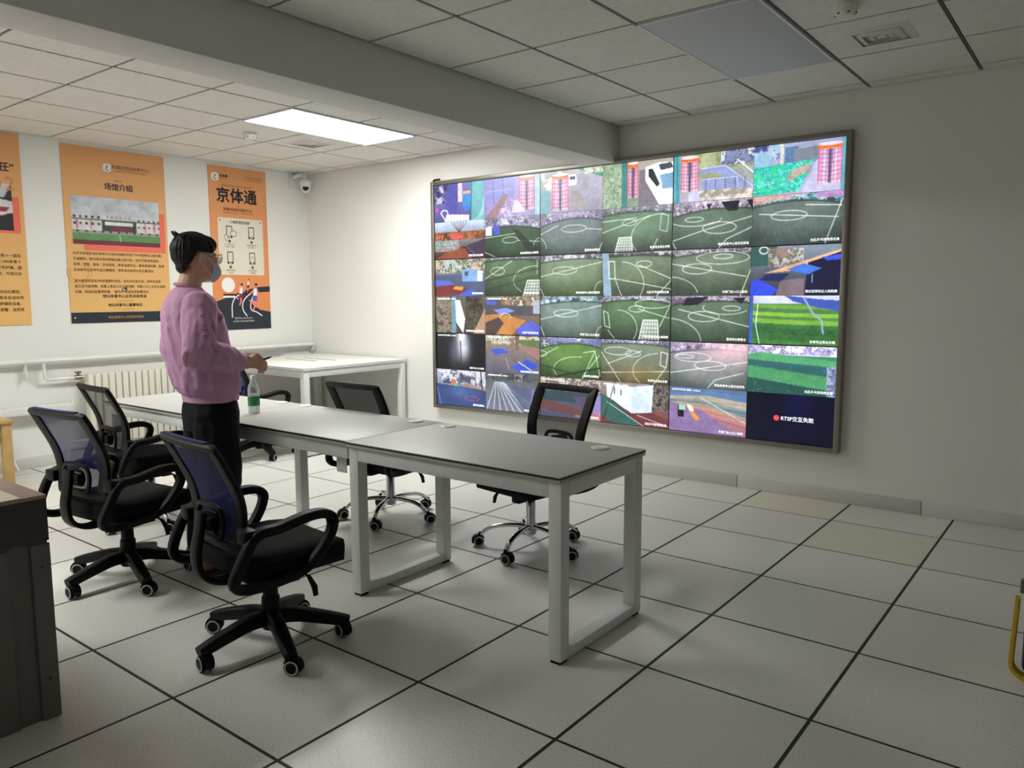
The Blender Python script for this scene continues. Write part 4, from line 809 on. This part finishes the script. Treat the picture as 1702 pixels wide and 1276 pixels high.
ptxt(t, '服务热线 400-086-0010', .02, .0, .105, 'print_cream'); ptxt(t, '主办单位 北京市东城区体育局', .018, .0, .075, 'print_cream')

# ------------------------------------------------------------------ heating: pipe, radiator, wall casing
hp = thing('heating_pipe', 'long white heating pipe running along the wall under the posters', 'pipe', (XL+.06, -1.0, .87))
def sag(y): return .875-.87+.0
one('pipe_run', 'pipe_white', hp, lambda bm: tube(bm, [(0, YF+1.2, .0), (0, -1.4, .0), (0, .0, .0), (0, 1.42, .0)], .02, 12), 60)
one('pipe_elbow', 'pipe_white', hp, lambda bm: tube(bm, [(0, 1.40, 0), (0, 1.43, -.005), (-.01, 1.435, -.05), (-.035, 1.435, -.07)], .021, 12), 60)
for y in (-1.40, .55):
    def br(bm): 
        box(bm, (-.02, y, -.06), (.05, .012, .16), .002); sweep(bm, [(-.055, y, -.14), (.0, y, -.03)], rrect(.02, .006, .002, 1), side=(0, 1, 0))
        tube(bm, [(.024*math.cos(a), y, .024*math.sin(a)) for a in [PI*k/8 for k in range(-1, 10)]], .004, 6)
    one('pipe_bracket', 'pipe_white', hp, br)
one('drop_pipe', 'pipe_white', hp, lambda bm: tube(bm, cat_spline([(0, -1.27, 0), (0, -1.268, -.06), (0, -1.266, -.12), (0, -1.25, -.15), (0, -1.20, -.155), (0, -1.03, -.155), (0, -.972, -.155)], 3), .0135, 10), 60)
one('valve', 'brass', hp, lambda bm: (lathe(bm, [(.016, -.03), (.02, -.03), (.02, .03), (.016, .03)], (0, -1.01, -.155), 12, 'y'), lathe(bm, [(.01, 0), (.01, .03), (.026, .032), (.026, .045), (.01, .047)], (0, -1.01, -.15), 12)))
rad = thing('radiator', 'cream column radiator of many slim fins behind the desks', 'radiator', (XL+.075, -1.96, .14))
fin_me = None; NF = 22
for k in range(NF):
    if fin_me is None:
        bm = bmesh.new(); box(bm, (0, 0, .30), (.09, .05, .60), .012); bmesh.ops.recalc_face_normals(bm, faces=bm.faces); fin_me = bpy.data.meshes.new('fin'); bm.to_mesh(fin_me); bm.free()
    o = link(fin_me, 'fin', 'radiator', rad, 40); o.location = (0, .029+.058*k, 0)
for z in (.05, .55): one('header', 'radiator', rad, lambda bm: tube(bm, [(0, .01, z), (0, .058*NF-.01, z)], .02, 10))
one('return_pipe', 'pipe_white', rad, lambda bm: tube(bm, cat_spline([(0, .0, .04), (0, -.10, .04), (0, -.16, .04), (0, -.175, .02), (0, -.178, -.03), (0, -.178, -.136)], 3), .0135, 10))
for y in (.08, 1.2): one('radiator_foot', 'radiator', rad, lambda bm: box(bm, (0, y, -.07), (.04, .03, .14), .004))
cs = thing('wall_casing', 'white rectangular metal casing mounted low on the wall beside the radiator valve', 'casing', (XL+.06, -2.09, .48))
one('casing_body', 'white_steel', cs, lambda bm: box(bm, (0, -.75, 0), (.09, 1.5, .062), .006)); one('casing_end', 'white_plastic', cs, lambda bm: (box(bm, (0, .008, .0), (.07, .016, .05), .004), box(bm, (-.01, .02, .03), (.03, .02, .03), .006)))
for y in (-.2, -1.2): one('wall_bracket', 'white_steel', cs, lambda bm: box(bm, (-.05, y, 0), (.018, .05, .05), .003))
def slat(bm): sweep(bm, [(XL+.10, -2.52, .008), (XL+.02, -2.56, .17)], rrect(.02, .012, .003, 1), side=(0, 1, 0))
tag(one('white_slat', 'white_steel', None, slat), 'thin white strip leaning against the wall beside the pine table leg', 'strip')

# ------------------------------------------------------------------ pine side table and book
pt = thing('pine_table', 'small yellow pine table with square legs near the white wall casing', 'table', (-5.62, -2.83, 0))
TX0, TX1, TY0, TY1, TZ = -.30, .30, -.62, 0.0, .54
quick_box('tabletop', 'pine', pt, (0, -.31, TZ-.012), (.64, .66, .024), .004)
for x in (TX0, TX1):
    for y in (TY0, TY1): quick_box('leg', 'pine', pt, (x*.93, y-.02 if y == 0 else y+.02, (TZ-.024)/2), (.06, .06, TZ-.024), .003)
for y in (-.02, -.6): quick_box('apron', 'pine', pt, (0, y, TZ-.075), (.5, .02, .10), .002)
for x in (-1, 1): quick_box('apron', 'pine', pt, (x*.28, -.31, TZ-.075), (.02, .52, .10), .002)
bk = quick_box('book', 'dark_red', None, (-5.47, -3.0, .54+.011), (.2, .15, .022), .002); tag(bk, 'dark red book lying on the pine table', 'book')

# ------------------------------------------------------------------ console cabinet in the foreground
cb = thing('console_cabinet', 'dark grey console cabinet with brown-edged beige top and dark fascia', 'cabinet', (-2.45, -4.45, 0))
x0, x1, y0, y1, H = -.45, .455, -.57, .57, .752
quick_box('body', 'cab_grey', cb, (0, 0, .30), (x1-x0-.01, y1-y0-.01, .60), .002)
quick_box('fascia', 'cab_dark', cb, (0, 0, .67), (x1-x0, y1-y0, .14), .002)
quick_box('top_frame', 'cab_brown', cb, (0, 0, .746), (x1-x0, y1-y0, .012), .001)
quick_box('top_inset', 'cab_beige', cb, (0, -.035, .7525), (x1-x0-.004, y1-y0-.075, .003))
quick_box('side_panel', 'cab_grey', cb, (x1-.002, -.06, .298), (.012, y1-y0-.13, .59), .001)
quick_box('corner_post', 'cab_grey', cb, (x1-.002, .54, .298), (.012, .056, .59), .001)
for z in (.14, .52): one('screw', 'cab_dark', cb, lambda bm: lathe(bm, [(.005, 0), (.005, .003)], (x1+.003, .54, z), 10, 'x'))

# ------------------------------------------------------------------ equipment case at the right edge
ec = thing('equipment_case', 'black equipment case with a yellow rubber edge standing alone on the floor tiles', 'case', (.487, -1.66, 0))
one('case_body', 'case_black', ec, lambda bm: box(bm, (.27, .16, .16), (.48, .28, .29), .02))
one('case_top', 'case_black', ec, lambda bm: (box(bm, (.27, .14, .40), (.50, .27, .15), .02), box(bm, (.27, .14, .315), (.46, .2, .03), .004)))
loop = [(.008, .0, .30)] + [(a+.27, .0, b+.165) for a, b in rrect(.54, .31, .05, 4)[10:20]] + [(.532, 0, .30)]
loop = [Vector(p) for p in loop]
one('rubber_edge', 'yellow_rubber', ec, lambda bm: sweep(bm, loop, rrect(.05, .016, .005, 2), side=(0, 1, 0)))
one('front_panel', 'case_panel', ec, lambda bm: box(bm, (.27, .014, .165), (.46, .012, .24), .004))
one('latch', 'grid_metal', ec, lambda bm: box(bm, (.02, .05, .33), (.02, .03, .05), .004))

# ------------------------------------------------------------------ ceiling fittings
def detector(x, y, label):
    t = thing('smoke_detector', label, 'smoke detector', (x, y, ZC), group='smoke detectors')
    one('detector_base', 'detector', t, lambda bm: lathe(bm, [(.055, .0), (.055, -.018), (.05, -.022)], n=24)); one('detector_head', 'detector', t, lambda bm: lathe(bm, [(.046, -.022), (.044, -.04), (.036, -.05), (.02, -.053)], n=24))
    for k in range(6):
        a = 2*PI*k/6; one('sensing_slot', 'dark_void', t, lambda bm: box(bm, (.042*math.cos(a), .042*math.sin(a), -.040), (.010, .010, .004)))
detector(-4.80, -1.17, 'white smoke detector on the bright ceiling near the lit panel'); detector(-.34, -1.10, 'smoke detector on the dim ceiling near the square vent of the unlit bay')
def vent(x, y, s, label):
    t = thing('ceiling_vent', label, 'vent', (x, y, ZC), group='ceiling vents')
    one('duct', 'dark_void', t, lambda bm: box(bm, (0, 0, .004), (s*.8, s*.8, .006)))
    for k, f in enumerate((1., .66, .36)):
        a = s/2*f; z = -.010+.004*k
        def ringf(bm):
            pts = [(a, a), (-a, a), (-a, -a), (a, -a)]; b = a-s*(.12 if k == 0 else .075); zz = [z+(.010 if k == 0 else -.002), z-(.0 if k == 0 else .010)]
            lo = [bm.verts.new((p[0], p[1], zz[0])) for p in pts]; hi = [bm.verts.new((p[0]*b/a, p[1]*b/a, zz[1])) for p in pts]; h2 = [bm.verts.new((p[0]*b/a, p[1]*b/a, zz[1]+.003)) for p in pts]; l2 = [bm.verts.new((p[0], p[1], zz[0]+.003)) for p in pts]
            for A, B in ((lo, hi), (hi, h2), (h2, l2), (l2, lo)):
                for q in range(4): bm.faces.new((A[q], A[(q+1) % 4], B[(q+1) % 4], B[q]))
        one('louvre_frame' if k == 0 else 'louvre', 'vent_metal', t, ringf, 30)
    one('louvre_core', 'vent_metal', t, lambda bm: box(bm, (0, 0, -.008), (s*.16, s*.16, .004)))
vent(-4.78, -.60, .31, 'small square louvred vent on the bright ceiling beside the lit panel'); vent(-.31, -.57, .30, 'square louvred vent on the dim ceiling beyond the switched-off panel')
sp = thing('ceiling_speaker', 'round grey ceiling speaker close to the beam', 'speaker', (-3.42, -2.40, ZC))
one('speaker_rim', 'detector', sp, lambda bm: lathe(bm, [(.115, .0), (.115, -.006), (.10, -.010), (.095, -.006)], n=32)); one('speaker_grille', 'speaker_grille', sp, lambda bm: lathe(bm, [(.094, -.003), (.094, -.009), (.05, -.012), (.01, -.013)], n=32))
# dome camera
dc = thing('security_camera', 'white dome security camera on a wall arm in the ceiling corner', 'camera', (XL, .27, 2.50))
one('wall_plate', 'white_plastic', dc, lambda bm: box(bm, (.011, 0, .075), (.02, .10, .15), .004))
one('arm', 'white_plastic', dc, lambda bm: tube(bm, cat_spline([(.02, 0, .12), (.07, .015, .135), (.13, .03, .135), (.165, .035, .12), (.17, .035, .09)], 4), .02, 12))
one('housing', 'white_plastic', dc, lambda bm: lathe(bm, [(.02, .10), (.032, .095), (.045, .075), (.06, .065), (.062, .03), (.058, .024)], (.17, .035, 0), 24))
one('dome', 'white_plastic', dc, lambda bm: lathe(bm, [(.056, .026), (.054, .0), (.043, -.028), (.024, -.046), (.004, -.052)], (.17, .035, 0), 24))
def lensf(bm):
    ctr = Vector((.17, .035, .01)); d = Vector((.72, -.6, -.28)).normalized(); ua = d.cross(Vector((0, 0, 1))).normalized(); va = ua.cross(d)
    ring = [bm.verts.new(ctr + (d+ua*.62*math.cos(a)+va*min(.25, .62*math.sin(a))).normalized()*.0585) for a in [2*PI*k/24 for k in range(24)]]
    cv = bm.verts.new(ctr+d*.0615)
    for k in range(24): bm.faces.new((ring[k], ring[(k+1) % 24], cv))
one('lens_window', 'lens_black', dc, lensf)

# ------------------------------------------------------------------ water bottle
wb = thing('water_bottle', 'clear plastic water bottle with green label standing on the middle desk', 'bottle', (-3.115, -2.355, DZ+.0005))
one('bottle_body', 'bottle_plastic', wb, lambda bm: lathe(bm, [(.028, .0), (.032, .004), (.032, .05), (.0305, .055), (.032, .06), (.032, .115), (.030, .12), (.032, .125), (.031, .14), (.024, .165), (.014, .183), (.0125, .20)], n=24), 60)
one('water', 'bottle_plastic', wb, lambda bm: lathe(bm, [(.026, .004), (.0295, .008), (.0295, .11)], n=24), 60)
one('label_sleeve', 'label_green', wb, lambda bm: lathe(bm, [(.0325, .045), (.0330, .046), (.0330, .098), (.0325, .099)], n=24), 60)
one('cap', 'white_plastic', wb, lambda bm: lathe(bm, [(.0155, .195), (.0155, .214), (.013, .217)], n=20))

# ------------------------------------------------------------------ the person
def remesh(bm, voxel, smooth=4, fac=.5):
    me = bpy.data.meshes.new('tmp'); bmesh.ops.recalc_face_normals(bm, faces=bm.faces); bm.to_mesh(me); bm.free(); o = bpy.data.objects.new('tmp', me); COL.objects.link(o)
    r = o.modifiers.new('r', 'REMESH'); r.mode = 'VOXEL'; r.voxel_size = voxel
    if smooth: s = o.modifiers.new('s', 'SMOOTH'); s.factor = fac; s.iterations = smooth
    dg = bpy.context.evaluated_depsgraph_get(); dg.update(); out = bpy.data.meshes.new_from_object(o.evaluated_get(dg)); bpy.data.objects.remove(o); bpy.data.meshes.remove(me); out.materials.clear(); return out
def ball(bm, c, r, s=(1, 1, 1), rot=None, sub=3):
    g = bmesh.ops.create_icosphere(bm, subdivisions=sub, radius=1.0); vs = g['verts']; s = (s[0]*r, s[1]*r, s[2]*r); bmesh.ops.scale(bm, vec=s, verts=vs)
    if rot is not None: bmesh.ops.rotate(bm, cent=(0, 0, 0), matrix=rot, verts=vs)
    bmesh.ops.translate(bm, vec=c, verts=vs); return vs
def capsule(bm, a, b, ra, rb, n=14):
    a, b = Vector(a), Vector(b); d = (b-a); L = d.length; d.normalize(); pts = []; sc = []
    for k in range(6): q = PI/2*k/5; pts.append(a-d*ra*math.cos(q)); sc.append(max(.02, ra*math.sin(q)))
    for k in range(1, 6): pts.append(a+d*L*k/6); sc.append(ra+(rb-ra)*k/6)
    for k in range(6): q = PI/2*k/5; pts.append(b+d*rb*math.sin(q)); sc.append(max(.02*rb, rb*math.cos(q)))
    sweep(bm, pts, circ(1., n), scales=sc)
def limb(bm, pts, rad, n=14):
    for (a, b), (ra, rb) in zip(zip(pts, pts[1:]), zip(rad, rad[1:])): capsule(bm, a, b, ra, rb, n)
def loft(bm, secs, n=26, pw=2.3):
    rings = []
    for (cx, cy, z, rx, ry) in secs:
        ring = []
        for k in range(n):
            a = 2*PI*k/n; ca, sa = math.cos(a), math.sin(a)
            ring.append(bm.verts.new((cx+rx*math.copysign(abs(ca)**(2/pw), ca), cy+ry*math.copysign(abs(sa)**(2/pw), sa), z)))
        rings.append(ring)
    for A, B in zip(rings, rings[1:]):
        for k in range(n): bm.faces.new((A[k], A[(k+1) % n], B[(k+1) % n], B[k]))
    bm.faces.new(rings[0][::-1]); bm.faces.new(rings[-1])
man = thing('person', 'standing man in a mauve sweatshirt, black trousers, glasses and face mask, holding papers', 'person', (-2.915, -2.785, 0), math.radians(-16))
# joints (facing +y, right side +x)
SH_R, EL_R, WR_R = Vector((.185, -.035, 1.355)), Vector((.25, -.075, 1.125)), Vector((.175, .155, 1.06))
SH_L, EL_L, WR_L = Vector((-.185, -.035, 1.355)), Vector((-.25, -.06, 1.115)), Vector((-.10, .145, 1.03))
HIP, KN, AN = [Vector((s*.105, .045, .86)) for s in (1, -1)], [Vector((.12, .05, .47)), Vector((-.11, .03, .47))], [Vector((.125, .02, .085)), Vector((-.11, .0, .085))]
HC = Vector((.0, .005, 1.578))      # head centre
HR = Matrix.Rotation(math.radians(14), 3, 'Z') @ Matrix.Rotation(math.radians(-4), 3, 'X')
def turn_head(bm): bmesh.ops.rotate(bm, cent=HC, matrix=HR, verts=bm.verts[:])
def hand(bm, wr, d, n, s, curl, thumb):
    d = d.normalized(); n = (n-d*n.dot(d)).normalized(); sd = d.cross(n)*s      # sd: towards the thumb
    kn = []
    for i, (o, L) in enumerate([(.030, .078), (.010, .084), (-.011, .080), (-.030, .072)]):
        k = wr + d*L + sd*o; kn.append(k); capsule(bm, wr+sd*o*.6+d*.008, k, .015, .0115, 10)
    for i, L in enumerate([(.038, .024, .018), (.042, .027, .019), (.039, .025, .018), (.030, .019, .016)]):
        p = kn[i]; ang = 0; r = .0095-.0006*i
        for j, l in enumerate(L):
            ang += curl[j]; q = p + (d*math.cos(ang)+n*math.sin(ang))*l; capsule(bm, p, q, r, r*.92, 10); p = q; r *= .92
    b = wr + d*.022 + sd*.022
    t1 = b + (d*.55+sd*.55+n*.45).normalized()*.038; t2 = t1 + (d*.85+sd*.05+n*.5).normalized()*.032; t3 = t2 + (d*.8-sd*.35+n*.35).normalized()*.024
    capsule(bm, b, t1, .014, .0115, 10); capsule(bm, t1, t2, .011, .010, 10); capsule(bm, t2, t3, .0098, .0085, 10)
    return kn
bm = bmesh.new()
# head: skull, face, jaw, nose, ears, brow
ball(bm, HC+Vector((0, -.012, .028)), 1, (.076, .096, .092)); ball(bm, HC+Vector((0, .03, -.035)), 1, (.062, .068, .085)); ball(bm, HC+Vector((0, .052, -.082)), 1, (.042, .042, .032))
ball(bm, HC+Vector((0, .02, -.07)), 1, (.056, .06, .045)); ball(bm, HC+Vector((0, .078, .018)), 1, (.05, .018, .022)); capsule(bm, HC+Vector((0, .086, .01)), HC+Vector((0, .108, -.028)), .009, .013, 10)
for s in (-1, 1):
    ball(bm, HC+Vector((s*.014, .096, -.032)), .010); ball(bm, HC+Vector((s*.03, .082, -.02)), 1, (.02, .014, .016))
    ball(bm, HC+Vector((s*.081, -.012, -.010)), 1, (.011, .021, .033), Matrix.Rotation(s*.25, 3, 'Z')); ball(bm, HC+Vector((s*.079, -.002, -.034)), .010)
    ball(bm, HC+Vector((s*.031, .086, .004)), 1, (.012, .008, .008))
ball(bm, HC+Vector((0, .092, -.058)), 1, (.024, .010, .011))
turn_head(bm)
capsule(bm, (0, -.045, 1.40), HC+Vector((0, -.018, -.06)), .058, .053)
loft(bm, [(0, .035, .80, .12, .07), (0, .03, .95, .13, .085), (0, .0, 1.1, .135, .09), (0, -.02, 1.25, .155, .095), (0, -.035, 1.36, .165, .08), (0, -.04, 1.42, .10, .06)])
limb(bm, [SH_R, EL_R, WR_R], [.05, .04, .027]); limb(bm, [SH_L, EL_L, WR_L], [.05, .04, .027])
for i in (0, 1): limb(bm, [HIP[i]+Vector((0, -.01, -.06)), KN[i], AN[i]], [.066, .05, .038]); capsule(bm, AN[i]+Vector((0, -.02, -.035)), AN[i]+Vector((0, .13, -.05)), .034, .026)
dR = Vector((-.12, .97, -.02)); hand(bm, WR_R+dR.normalized()*.01, dR, Vector((-.75, .1, -.65)), -1 if False else 1, (.75, .95, .6), 0)
dL = Vector((.55, .8, .05)); hand(bm, WR_L+dL.normalized()*.01, dL, Vector((.3, -.2, .93)), 1, (.35, .6, .5), 0)
body_me = remesh(bm, .0042, 3); body = link(body_me, 'body', 'skin', man, 80)

def ruffle(me, amp, sc, seed, band=None):
    me.update(); nrm = [v.normal.copy() for v in me.vertices]
    for v, n in zip(me.vertices, nrm):
        p = v.co; q = Vector((p.x*sc[0], p.y*sc[1], p.z*sc[2]+seed)); k = 1. if band is None else band(p)
        v.co = p + n*(amp*k*noise.noise(q) + amp*.5*k*noise.noise(q*2.3))
bm = bmesh.new()
loft(bm, [(0, .042, .892, .168, .122), (0, .040, .905, .190, .140), (0, .032, .94, .204, .152), (0, .016, 1.02, .200, .152), (0, -.005, 1.12, .194, .150), (0, -.018, 1.22, .197, .148), (0, -.028, 1.30, .198, .138), (0, -.036, 1.355, .186, .116), (0, -.042, 1.395, .148, .09), (0, -.043, 1.42, .10, .071), (0, -.04, 1.432, .07, .062)], 30, 2.2)
for SHv, ELv, WRv in ((SH_R, EL_R, WR_R), (SH_L, EL_L, WR_L)):
    m1 = SHv.lerp(ELv, .5); fe = ELv.lerp(WRv, .4); fe2 = ELv.lerp(WRv, .72)
    limb(bm, [SHv+Vector((-.012*math.copysign(1, SHv.x), 0, -.02)), m1, ELv, fe, fe2, ELv.lerp(WRv, .9)], [.082, .08, .074, .067, .06, .047])
    for k, q in enumerate((.5, .62, .74, .84)):     # pushed-up sleeve folds
        c0 = ELv.lerp(WRv, q); dd = (WRv-ELv).normalized(); c0 = c0+Vector((0, 0, .004*(-1)**k)); capsule(bm, c0-dd*.004, c0+dd*.004, .066-.004*k, .066-.004*k)
sw_me = remesh(bm, .006, 5)
keep = lambda p: min(1, max(0, (p.z-.90)/.05))*min(1, max(0, (1.43-p.z)/.05))
ruffle(sw_me, .016, (9, 9, 3.0), 3.1, lambda p: keep(p)*(.5+.7*max(0, 1-abs(p.z-.99)/.25))); ruffle(sw_me, .006, (18, 18, 12), 9., keep)
def crease(p0, p1, depth, width):   # soft diagonal folds in the cloth
    a, b = Vector(p0), Vector(p1); L = (b-a).length_squared
    for v in sw_me.vertices:
        t = max(0, min(1, (v.co-a).dot(b-a)/L)); d = (v.co-(a+(b-a)*t)).length
        if d < width*2.5: v.co += v.normal*depth*math.exp(-(d/width)**2)*math.sin(PI*max(.08, min(.92, t)))
sw_me.update()
crease((.10, -.17, 1.33), (.14, -.15, .97), -0.0240, .016); crease((.06, -.18, 1.32), (.10, -.16, .97), 0.0150, .016); crease((-.03, -.18, 1.30), (.03, -.17, .95), 0.0180, .02); crease((.17, -.12, 1.20), (.13, .02, .95), -0.0210, .014)
crease((.155, -.10, 1.40), (.165, -.125, 1.20), -0.0210, .012); crease((.15, .05, 1.39), (.17, .07, 1.22), -0.0180, .012)
crease((.25, -.05, 1.35), (.33, -.05, 1.14), 0.0210, .016); crease((.27, -.02, 1.30), (.30, .03, 1.15), -0.0180, .012); crease((.22, .03, 1.22), (.33, -.08, 1.13), -0.0210, .012); crease((.20, .03, 1.17), (.32, -.02, 1.08), 0.0180, .013)
crease((.30, -.14, 1.16), (.24, -.13, 1.05), 0.0180, .012); crease((.31, -.02, 1.16), (.24, .05, 1.02), -0.0180, .010); crease((.30, .04, 1.13), (.22, .08, 1.0), 0.0180, .010)
sweat = link(sw_me, 'sweatshirt', 'sweater', man, 80)
def hem(bm):
    n = 40
    for zz in (0,):
        rings = []
        for rx, ry, z in ((.168, .120, .866), (.178, .130, .866), (.181, .133, .89), (.178, .130, .915), (.164, .118, .915)):
            rings.append([bm.verts.new(((rx+.0012*(k % 2))*math.cos(2*PI*k/n), .042+(ry+.0012*(k % 2))*math.sin(2*PI*k/n), z)) for k in range(n)])
        for A, B in zip(rings, rings[1:]+rings[:1]):
            for k in range(n): bm.faces.new((A[k], A[(k+1) % n], B[(k+1) % n], B[k]))
one('ribbed_hem', 'sweater', sweat, hem)
for ELv, WRv in ((EL_R, WR_R), (EL_L, WR_L)):
    dd = (WRv-ELv).normalized(); one('cuff', 'sweater', sweat, lambda bm: sweep(bm, [WRv-dd*.05, WRv-dd*.045, WRv-dd*.015, WRv-dd*.004, WRv-dd*.004], circ(1., 22), scales=[.034, .043, .041, .038, .030]))
one('collar', 'sweater', sweat, lambda bm: sweep(bm, [(.064*math.cos(a), -.040+.060*math.sin(a), 1.434-.014*math.sin(a)) for a in [2*PI*k/28 for k in range(28)]], circ(.0085, 8), closed=True))
bm = bmesh.new()
loft(bm, [(0, .038, .72, .192, .120), (0, .038, .80, .190, .128), (0, .040, .85, .178, .126), (0, .042, .88, .166, .118), (0, .042, .93, .155, .108)], 28, 2.3)
for i, s in enumerate((1, -1)):
    h0 = HIP[i]+Vector((-s*.01, -.01, -.11)); mid = h0.lerp(KN[i], .5)
    limb(bm, [h0, mid, KN[i], KN[i].lerp(AN[i], .5)+Vector((0, -.01, 0)), AN[i]+Vector((0, -.005, .0))], [.110, .106, .092, .084, .072])
    ball(bm, HIP[i]+Vector((0, -.035, -.06)), .082)
tr_me = remesh(bm, .007, 5); ruffle(tr_me, .009, (9, 9, 6), 1.7); link(tr_me, 'trousers', 'trouser', man, 80)
for i in (0, 1):
    a = AN[i]
    def shoe(bm):
        secs = []
        for y, w, ht in ((-.09, .024, .05), (-.075, .034, .09), (-.03, .038, .10), (.03, .04, .085), (.09, .046, .06), (.14, .045, .048), (.175, .033, .036), (.188, .018, .026)):
            ring = []
            for k in range(14):
                q = 2*PI*k/14; ring.append(bm.verts.new((a.x+w*math.cos(q), a.y+y, .018+ht*.5+ht*.5*math.sin(q))))
            secs.append(ring)
        for A, B in zip(secs, secs[1:]):
            for k in range(14): bm.faces.new((A[k], A[(k+1) % 14], B[(k+1) % 14], B[k]))
        bm.faces.new(secs[0][::-1]); bm.faces.new(secs[-1])
    sh = one('shoe', 'shoe', man, shoe, 70)
    def sole(bm):
        out = [(-.03, -.09), (.03, -.09), (.04, -.04), (.04, .03), (.049, .10), (.045, .15), (.025, .187), (-.02, .19), (-.042, .15), (-.046, .1), (-.038, .02), (-.038, -.05)]
        lo = [bm.verts.new((a.x+p[0], a.y+p[1], .001)) for p in out]; hi = [bm.verts.new((a.x+p[0], a.y+p[1], .024)) for p in out]; bm.faces.new(lo[::-1]); bm.faces.new(hi)
        for k in range(len(out)): bm.faces.new((lo[k], lo[(k+1) % 12], hi[(k+1) % 12], hi[k]))
    one('sole', 'sole', sh, sole)
# hair: short layered cut, open over face and ears
bm = bmesh.new()
ball(bm, HC+Vector((0, -.018, .034)), 1, (.088, .107, .090), sub=4); ball(bm, HC+Vector((0, -.05, .01)), 1, (.080, .072, .07)); ball(bm, HC+Vector((0, .04, .066)), 1, (.074, .056, .046)); ball(bm, HC+Vector((0, -.042, -.045)), 1, (.066, .052, .05))
for s in (-1, 1): ball(bm, HC+Vector((s*.064, .02, .035)), 1, (.02, .045, .042))
rng = random.Random(4)
for k in range(7): capsule(bm, HC+Vector((rng.uniform(-.03, .04), -.085, .088)), HC+Vector((rng.uniform(-.03, .05), -.112-rng.uniform(0, .01), .104+rng.uniform(0, .014))), .010, .003, 8)
hr = remesh(bm, .004, 3); hr.update(); nr = [v.normal.copy() for v in hr.vertices]
for v, n in zip(hr.vertices, nr):       # strands fall from the crown
    d = v.co-(HC+Vector((0, -.05, .10))); az = math.atan2(d.x, d.y); r = d.length
    v.co += n*(.0055*noise.noise(Vector((az*9, r*9, 2.))) + .003*noise.noise(Vector((az*26, r*14, 5.))))
bm = bmesh.new(); bm.from_mesh(hr)
def bare(c):
    x, y, z = c.x-HC.x, c.y-HC.y, c.z-HC.z
    return (y > .055 and z < .036) or (y > .022 and z < .012+.5*(y-.022)) or (y > -.036 and abs(x) > .045 and z < .020) or (abs(x) > .03 and -.085 < y <= -.036 and z < .02-2.4*(-.036-y)*min(1, (abs(x)-.03)/.02)-.1*(1-min(1, (abs(x)-.03)/.02))) or (z < -.085)
bmesh.ops.delete(bm, geom=[v for v in bm.verts if bare(v.co)], context='VERTS'); turn_head(bm); bm.to_mesh(hr); bm.free(); link(hr, 'hair', 'hair', man, 80)
# mask
def maskf(bm):
    rows = []
    for i in range(9):
        v = i/8; z = HC.z-.028-.085*v; row = []
        for j in range(15):
            u = -1+2*j/14; a = u*1.15
            bulge = .034*math.sin(PI*min(1, v*.9+.08))*math.cos(u*1.2)
            rx, ry = (.068-.014*v), (.086+bulge-.012*v)
            row.append(bm.verts.new((HC.x+rx*math.sin(a)*1.06, HC.y+.018+ry*math.cos(a), z+.012*abs(u)*(.5-v))))
        rows.append(row)
    for A, B in zip(rows, rows[1:]):
        for j in range(14): bm.faces.new((A[j], A[j+1], B[j+1], B[j]))
    bmesh.ops.solidify(bm, geom=bm.faces[:], thickness=.0015); turn_head(bm)
mk = one('face_mask', 'mask', man, maskf, 60)
for s in (-1, 1):
    for z0, z1 in ((-.034, .018), (-.10, -.045)):
        one('ear_loop', 'mask_strap', mk, lambda bm: (tube(bm, cat_spline([HC+Vector((s*.063, .055, z0)), HC+Vector((s*.077, .03, (z0*.55+z1*.45))), HC+Vector((s*.083, -.002, z1))], 4), .0018, 6), turn_head(bm)))
def rimf(bm):
    for s in (-1, 1):
        tube(bm, [HC+Vector((s*.035+.025*math.cos(a), .108-.012*abs(math.cos(a))*.3, .004+.023*math.sin(a))) for a in [2*PI*k/24 for k in range(24)]], .0016, 6, closed=True)
        tube(bm, [HC+Vector((s*.06, .104, .008)), HC+Vector((s*.074, .09, .008)), HC+Vector((s*.081, .0, .004)), HC+Vector((s*.081, -.02, -.008))], .0016, 6)
    tube(bm, [HC+Vector((-.011, .109, .008)), HC+Vector((0, .113, .012)), HC+Vector((.011, .109, .008))], .0016, 6); turn_head(bm)
g = one('glasses', 'wire', man, rimf)
for s in (-1, 1): one('lens', 'spectacle_glass', g, lambda bm: lathe(bm, [(.0235, -.0006), (.0235, .0006)], HC+Vector((s*.035, .107, .004)), 20, 'y') or turn_head(bm))
# things in his hands
mw = Matrix.Translation(man.location) @ Matrix.Rotation(man.rotation_euler.z, 4, 'Z')
def paperf(bm):
    nx, ny = 8, 10; gv = []
    for i in range(nx):
        row = []
        for j in range(ny):
            u, v = i/(nx-1)-.5, j/(ny-1)
            p = Vector((.055+u*.20, .205+v*.215, 1.052+.035*v+.012*math.sin(v*3)-.10*u*u*0+.05*u+(.03*max(0, v-.7)/.3*max(0, u+.1))))
            row.append(bm.verts.new(mw @ p))
        gv.append(row)
    for i in range(nx-1):
        for j in range(ny-1): bm.faces.new((gv[i][j], gv[i+1][j], gv[i+1][j+1], gv[i][j+1]))
    bmesh.ops.solidify(bm, geom=bm.faces[:], thickness=.0006)
tag(one('paper_sheet', 'paper', None, paperf, 60), 'white paper sheets held in the hands of the man', 'paper')
def penf(bm): tube(bm, [mw @ Vector((.135, .20, 1.045)), mw @ Vector((.125, .305, 1.073)), mw @ Vector((.123, .322, 1.078))], .0048, 8, scales=[1, 1, .4])
tag(one('pen', 'black_plastic', None, penf, 60), 'black pen in the right hand of the man', 'pen')
